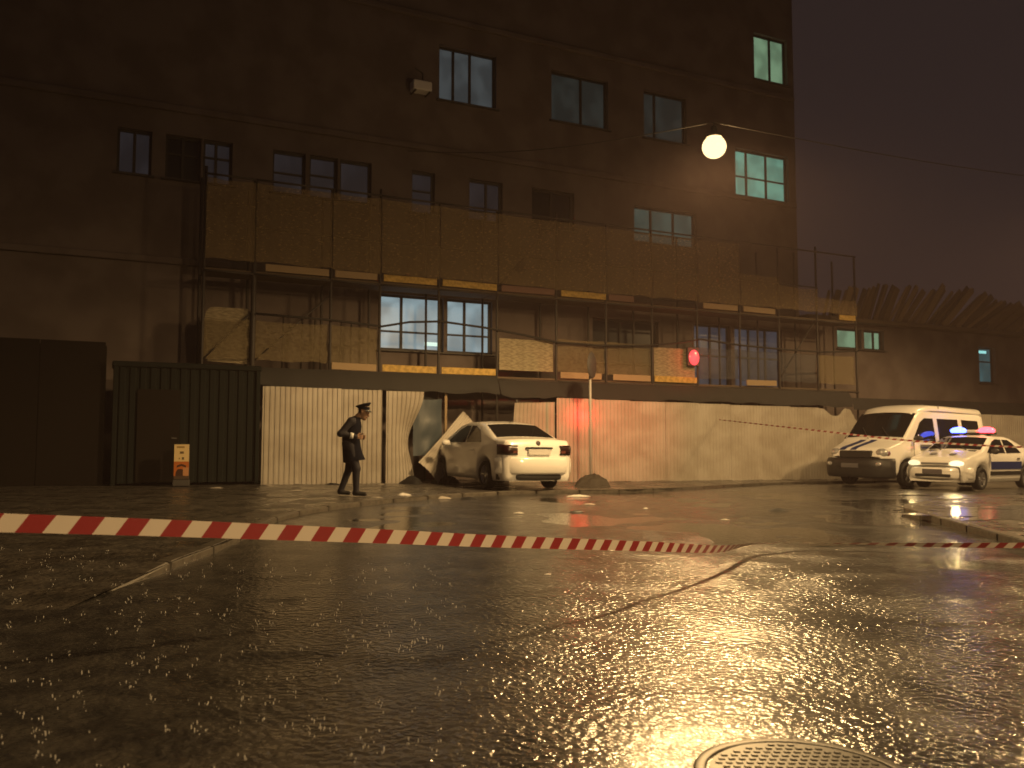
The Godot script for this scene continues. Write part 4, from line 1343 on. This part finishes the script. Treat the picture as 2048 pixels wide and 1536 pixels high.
func person() -> void:
	var at := Vector3(-2.88, 0, -15.45)
	at.y = gy(at.x) + PAVE
	var p := thing("person", "stooping person in dark uniform and peaked cap walking beside the fence", "person", Transform3D(Basis(), at))
	var navy := Color(0.009, 0.010, 0.016)
	var skin_c := Color(0.22, 0.13, 0.085)
	var shoe := Color(0.008, 0.008, 0.008)
	var st := SurfaceTool.new()
	st.begin(Mesh.PRIMITIVE_TRIANGLES)
	st.set_smooth_group(0)
	var B := []
	# trunk, leaning forward
	B.append([Vector3(-0.03, 0.92, -0.06), Vector3(-0.03, 0.92, 0.06), 0.13, 0.13])
	B.append([Vector3(-0.02, 0.95, 0), Vector3(0.0, 1.12, 0), 0.135, 0.14])
	B.append([Vector3(0.0, 1.12, 0.0), Vector3(0.03, 1.28, 0.0), 0.145, 0.13])
	B.append([Vector3(0.03, 1.33, -0.15), Vector3(0.03, 1.33, 0.15), 0.075, 0.075])
	B.append([Vector3(0.05, 1.34, 0), Vector3(0.14, 1.43, 0), 0.07, 0.058])
	for sd in [-1.0, 1.0]:
		# arms bent, hands meeting before the belly
		B.append([Vector3(0.02, 1.33, sd * 0.185), Vector3(-0.15, 1.11, sd * 0.255), 0.068, 0.054])
		B.append([Vector3(-0.15, 1.11, sd * 0.255), Vector3(0.11, 1.06, sd * 0.185), 0.054, 0.040])
	# legs mid-stride
	var L := [[Vector3(-0.04, 0.88, -0.085), Vector3(-0.05, 0.50, -0.10), Vector3(-0.20, 0.10, -0.10), Vector3(-0.06, 0.045, -0.11)],
		[Vector3(0.0, 0.88, 0.085), Vector3(0.11, 0.49, 0.10), Vector3(0.11, 0.09, 0.10), Vector3(0.27, 0.038, 0.115)]]
	for q in L:
		B.append([q[0], q[1], 0.105, 0.072])
		B.append([q[1], q[2], 0.070, 0.050])
		B.append([q[2] + Vector3(-0.02, -0.035, 0), q[3], 0.045, 0.036])
	var body_paint := func(v: Vector3) -> Color:
		return shoe if v.y < 0.085 else navy
	sdf_mesh(B, Vector3(-0.36, -0.03, -0.36), Vector3(0.40, 1.52, 0.36), 0.016, 0.035, st, body_paint)
	# head, bent down and forward
	var hd := Basis(Vector3(0, 0, 1), deg_to_rad(-24))
	var hc := Vector3(0.205, 1.495, 0)
	var H := []
	for q in [[0.0, 0.03, 0, -0.02, 0.05, 0, 0.088, 0.088], [0.02, -0.03, 0, 0.035, -0.075, 0, 0.068, 0.052], [0.05, -0.06, 0, 0.07, -0.095, 0, 0.04, 0.034], [0.088, 0.02, 0, 0.115, -0.02, 0, 0.011, 0.017], [0.098, -0.055, -0.02, 0.098, -0.055, 0.02, 0.012, 0.012],
			[0.07, 0.035, -0.045, 0.07, 0.035, 0.045, 0.03, 0.03], [-0.01, 0.0, 0.083, -0.015, -0.03, 0.08, 0.02, 0.012], [-0.01, 0.0, -0.083, -0.015, -0.03, -0.08, 0.02, 0.012], [-0.02, -0.04, 0, -0.06, -0.14, 0, 0.06, 0.062]]:
		H.append([hc + hd * Vector3(q[0], q[1], q[2]), hc + hd * Vector3(q[3], q[4], q[5]), q[6], q[7]])
	var head_paint := func(v: Vector3) -> Color:
		var l: Vector3 = hd.inverse() * (v - hc)
		if l.x < -0.02 and l.y > -0.03 and absf(l.z) < 0.082: return Color(0.012, 0.009, 0.007)      # hair
		if l.y > 0.008 and l.y < 0.026 and l.x > 0.07 and absf(absf(l.z) - 0.035) < 0.015: return Color(0.02, 0.015, 0.012)   # eyes
		if l.y < -0.05 and l.y > -0.06 and l.x > 0.09: return Color(0.16, 0.06, 0.05)
		return skin_c
	sdf_mesh(H, hc - Vector3(0.2, 0.24, 0.15), hc + Vector3(0.2, 0.18, 0.15), 0.0075, 0.018, st, head_paint)
	# hands with five fingers, half curled
	for sd in [-1.0, 1.0]:
		var hb := []
		var wr := Vector3(0.11, 1.06, sd * 0.185)
		var fx := Vector3(0.93, -0.12, -sd * 0.34).normalized()
		var ac := Vector3(0.1, 0.98, 0.0).normalized()
		var curl := fx.cross(ac) * (1.0 if fx.cross(ac).z * sd < 0 else -1.0)
		for k in 4:
			var r0 := wr + fx * 0.03 + ac * (0.027 - 0.018 * k)
			var r1 := wr + fx * 0.095 + ac * (0.030 - 0.020 * k)
			hb.append([r0, r1, 0.013, 0.011])
			var ln: float = [0.040, 0.045, 0.042, 0.033][k]
			var f1 := r1 + (fx * 0.8 + curl * 0.6) * ln
			hb.append([r1, f1, 0.0095, 0.0088])
			hb.append([f1, f1 + (fx * 0.1 + curl) * ln * 0.75, 0.0086, 0.0072])
		var t0 := wr + fx * 0.03 + ac * 0.028
		var t1 := t0 + (fx * 0.5 + ac * 0.7 + curl * 0.3).normalized() * 0.045
		hb.append([t0, t1, 0.013, 0.011])
		hb.append([t1, t1 + (fx * 0.9 + curl * 0.3).normalized() * 0.034, 0.0105, 0.0085])
		hb.append([wr - fx * 0.02, wr + fx * 0.035, 0.028, 0.024])
		var hp := func(v: Vector3) -> Color: return skin_c
		sdf_mesh(hb, wr - Vector3.ONE * 0.07, wr + Vector3(0.22, 0.12, 0.12), 0.0045, 0.006, st, hp)
	st.generate_normals()
	part(p, "body", st.commit(), M.person)
	# jacket: open-bottomed shell with a flared skirt
	var rows := []
	for q in [[1.385, 0.075, 0.085, 0.09], [1.34, 0.045, 0.115, 0.16], [1.24, 0.022, 0.155, 0.185], [1.12, 0.0, 0.162, 0.185], [1.0, -0.01, 0.158, 0.178], [0.88, 0.005, 0.165, 0.18], [0.76, 0.025, 0.175, 0.185], [0.67, 0.045, 0.185, 0.19], [0.62, 0.06, 0.19, 0.19]]:
		var row := []
		for j in 24:
			var t := TAU * j / 24.0
			var fold: float = 1.0 + 0.05 * sin(t * 5.0 + q[0] * 7.0) * smoothstep(1.05, 0.65, q[0])
			row.append(Vector3(q[1] + cos(t) * q[2] * fold, q[0] + 0.03 * cos(t) * smoothstep(0.9, 0.6, q[0]), sin(t) * q[3] * fold))
		rows.append(row)
	var jk := part(p, "jacket", MB.new(true).grid(rows, true).done(), M.cloth)
	# reflective cuff bands and belt
	for sd in [-1.0, 1.0]:
		var a := Vector3(-0.15, 1.11, sd * 0.255)
		var b := Vector3(0.11, 1.06, sd * 0.185)
		part(jk, "reflective_band", MB.new(true).tube(a.lerp(b, 0.62), a.lerp(b, 0.84), 0.058, 0.052, 16).done(), M.reflective)
	# peaked cap, tipped up at the front
	var cap := Node3D.new()
	cap.name = "cap"
	p.add_child(cap)
	cap.transform = Transform3D(Basis(Vector3(0, 0, 1), deg_to_rad(-10)), hc + Vector3(0.012, 0.062, 0))
	part(cap, "cap_band", MB.new(true).lathe([Vector2(0.098, -0.012), Vector2(0.102, 0.03), Vector2(0.10, 0.045)], Vector3.ZERO, Basis(), 28).done(), M.cloth)
	part(cap, "cap_crown", MB.new(true).lathe([Vector2(0.100, 0.035), Vector2(0.135, 0.068), Vector2(0.142, 0.078), Vector2(0.132, 0.088), Vector2(0.07, 0.094), Vector2(0, 0.092)], Vector3(0.005, 0, 0), Basis(Vector3(0, 0, 1), deg_to_rad(24)), 28).done(), M.cloth)
	var vr := []
	for i in 13:
		var t := deg_to_rad(-68 + 136.0 * i / 12)
		vr.append([Vector3(cos(t) * 0.097, 0.0, sin(t) * 0.097), Vector3(cos(t) * 0.125, -0.012, sin(t) * 0.11), Vector3(cos(t) * 0.155, -0.034, sin(t) * 0.115), Vector3(cos(t) * 0.15, -0.040, sin(t) * 0.112), Vector3(cos(t) * 0.097, -0.008, sin(t) * 0.096)])
	part(cap, "cap_visor", MB.new(true).grid(vr, true).done(), M.shoe)

# ---------------------------------------------------------------- tapes
func tape_strip(pts: Array, twist: Array, width: float) -> ArrayMesh:
	var c := Curve3D.new()
	for i in pts.size():
		var tan: Vector3 = (pts[mini(i + 1, pts.size() - 1)] - pts[maxi(i - 1, 0)]) / 6.0
		c.add_point(pts[i], -tan, tan)
	var total := c.get_baked_length()
	var n := int(total / 0.05)
	var st := SurfaceTool.new()
	st.begin(Mesh.PRIMITIVE_TRIANGLES)
	var rows := []
	for i in n + 1:
		var d := total * i / n
		var p := c.sample_baked(d, true)
		var q := c.sample_baked(minf(d + 0.02, total), true)
		var q0 := c.sample_baked(maxf(d - 0.02, 0), true)
		var t := (q - q0).normalized()
		var side := t.cross(Vector3.UP).normalized()
		var up := side.cross(t).normalized()
		var a := prof(twist, d / total)
		var e := up * cos(a) + side * sin(a)
		rows.append([p + e * width * 0.5, p - e * width * 0.5, d])
	for i in n:
		var u0: float = rows[i][2] / 0.175
		var u1: float = rows[i + 1][2] / 0.175
		var vs := [rows[i][0], rows[i + 1][0], rows[i + 1][1], rows[i][1]]
		var ts := [Vector2(u0, 0), Vector2(u1, 0), Vector2(u1, 1), Vector2(u0, 1)]
		for k in [0, 1, 2, 0, 2, 3]:
			st.set_uv(ts[k])
			st.add_vertex(vs[k])
	st.index()
	st.generate_normals()
	return st.commit()

func tapes() -> void:
	var pts := [Vector3(-3.2, 0.86, -2.2), Vector3(-1.89, 0.73, -3.2), Vector3(-0.78, 0.58, -4.2), Vector3(-0.07, 0.46, -5.0), Vector3(0.99, 0.29, -6.2), Vector3(1.75, 0.14, -7.3), Vector3(2.45, 0.05, -8.5), Vector3(3.3, 0.022, -8.75), Vector3(4.2, 0.02, -8.62), Vector3(5.1, 0.02, -8.58), Vector3(6.2, 0.03, -8.5)]
	solo("barrier_tape", tape_strip(pts, [[0.0, 0.12], [0.3, 0.05], [0.5, 0.2], [0.58, 0.5], [0.68, 1.2], [0.74, 1.5], [0.84, 0.8], [0.92, 0.5], [1.0, 0.8]], 0.07), M.tape, "red and white striped barrier tape across the foreground", "barrier tape")
	var far := [fp(6.6, 1.72, 0.03), Vector3(8.2, 1.32, -22.0), Vector3(9.6, 1.1, -20.7), Vector3(11.5, 0.95, -19.4), Vector3(14.0, 0.9, -18.2)]
	solo("barrier_tape", tape_strip(far, [[0.0, 0.9], [0.5, 0.3], [1.0, 0.8]], 0.045), M.tape, "thin barrier tape strung from the fence past the van", "barrier tape")

# ---------------------------------------------------------------- debris
func shard(sd: int, size: Vector3) -> ArrayMesh:
	var nz := noise(1.3, 2, sd)
	var rows := []
	for i in 6:
		var row := []
		for j in 12:
			var t := TAU * j / 12.0
			var r := (i / 5.0) * (1.0 + nz.get_noise_2d(cos(t) * 2, sin(t) * 2) * 0.7)
			row.append(Vector3(cos(t) * r * size.x, size.y * (1.0 - (i / 5.0) * (i / 5.0)) * (1.0 + nz.get_noise_2d(r * 4 + j, 3) * 0.4), sin(t) * r * size.z))
		rows.append(row)
	return MB.new(true).grid(rows, true).done()

func debris() -> void:
	var white: Material = M.white_paint
	var dark: Material = M.black_plastic
	var pale := mat(Color(0.4, 0.37, 0.33), 0.5)
	# x, z, on pavement, half size, material, name, label, category
	var items := [
		[-2.02, -15.9, true, Vector3(0.13, 0.07, 0.07), white, "bumper_fragment", "bright white bumper fragment lying right of the walking person", "fragment"],
		[-1.32, -16.1, false, Vector3(0.24, 0.06, 0.07), pale, "bumper_fragment", "bent pale strip of bumper lying in front of the sedan's shadow", "fragment"],
		[-0.82, -15.9, false, Vector3(0.20, 0.07, 0.12), dark, "plastic_liner", "black plastic liner lying on the road left of the sedan's rear", "fragment"],
		[1.33, -17.3, false, Vector3(0.20, 0.05, 0.09), white, "bumper_fragment", "flat white fragment on the road before the dirt heap", "fragment"],
		[0.1, -12.9, false, Vector3(0.09, 0.03, 0.05), white, "bumper_fragment", "small white fragment alone on the mid road", "fragment"],
		[1.35, -15.0, false, Vector3(0.09, 0.03, 0.06), pale, "fragment", "small pale fragment beside a dark scrap on the road", "fragment"],
		[1.0, -13.3, false, Vector3(0.12, 0.035, 0.06), dark, "plastic_scrap", "dark plastic scrap on the road before the sign", "fragment"],
		[4.3, -14.0, false, Vector3(0.18, 0.06, 0.08), dark, "plastic_scrap", "dark lump on the road in front of the right fence", "fragment"],
		[-2.35, -15.1, true, Vector3(0.12, 0.03, 0.05), pale, "fragment", "flat pale scrap on the kerb near the person's feet", "fragment"],
		[-4.2, -17.0, true, Vector3(0.14, 0.03, 0.07), pale, "litter", "crumpled pale litter left of the person near the fence", "litter"],
		[-6.0, -17.6, true, Vector3(0.12, 0.03, 0.05), pale, "litter", "scrap of pale litter right of the advert stand", "litter"],
		[-5.3, -18.6, true, Vector3(0.16, 0.05, 0.06), pale, "litter", "pale rag at the foot of the fence corner", "litter"],
		[-4.05, -19.5, true, Vector3(0.18, 0.06, 0.07), dark, "litter", "dark clod at the foot of the left fence", "litter"],
		[-3.0, -19.9, true, Vector3(0.07, 0.03, 0.05), pale, "litter", "small pale scrap at the foot of the buckled panel", "litter"],
		[-2.35, -20.3, true, Vector3(0.30, 0.26, 0.2), dark, "rubble_heap", "dark rubble heap in the gap left of the sedan", "rubble"],
		[-1.62, -20.9, true, Vector3(0.3, 0.3, 0.22), dark, "rubble_heap", "dark torn bumper pile at the sedan's left front", "rubble"],
		[2.2, -14.2, false, Vector3(0.05, 0.02, 0.04), white, "fragment", "tiny white chip right of the dark scrap on the road", "fragment"],
		[3.0, -12.2, false, Vector3(0.06, 0.02, 0.03), pale, "fragment", "tiny pale chip on the road below the right fence", "fragment"],
		[0.28, -6.9, false, Vector3(0.03, 0.012, 0.02), white, "fragment", "tiny white chip on the road beyond the striped tape's middle", "fragment"]]
	for k in items.size():
		var q: Array = items[k]
		solo(q[5], shard(900 + k, q[3] * Vector3(1, 0.65, 1)), q[4], q[6], q[7], Transform3D(Basis(Vector3.UP, rng.randf_range(-0.6, 0.6)), Vector3(q[0], gy(q[0]) + (PAVE - 0.006 if q[2] else -0.008), q[1])))

# ---------------------------------------------------------------- rain
func rain() -> void:
	var m := mat(Color(0.75, 0.74, 0.72), 0.15)
	m.transparency = BaseMaterial3D.TRANSPARENCY_ALPHA
	m.albedo_color.a = 0.6
	var drop := MB.new(true).ball(Vector3(0, 0.5, 0), Vector3(0.5, 0.5, 0.5), Basis(), 6, 4).done()
	var list := []
	for k in 800:
		var z := -rng.randf_range(2.6, 7.5)
		var x := rng.randf_range(-0.62, 0.62) * -z
		var keep := 0.85 if x < -0.08 * -z else 0.22
		if rng.randf() > keep: continue
		var base := Vector3(x, gy(x) + (PAVE if x < -2.75 else 0.0), z)
		var cnt := 2 + rng.randi() % 5
		for j in cnt:
			var o := Vector3(rng.randf_range(-0.02, 0.02), rng.randf_range(0.0, 0.035), rng.randf_range(-0.02, 0.02))
			var r := rng.randf_range(0.002, 0.0062)
			list.append(Transform3D(Basis.from_scale(Vector3(r, r * rng.randf_range(1.2, 3.4), r)), base + o))
	var mm := MultiMesh.new()
	mm.transform_format = MultiMesh.TRANSFORM_3D
	mm.mesh = drop
	mm.instance_count = list.size()
	for k in list.size(): mm.set_instance_transform(k, list[k])
	var o := MultiMeshInstance3D.new()
	o.name = "rain_splashes"
	o.multimesh = mm
	o.material_override = m
	add_child(o)
	tag(o, "fine splashes of rain leaping from the near road", "rain", "", "stuff")
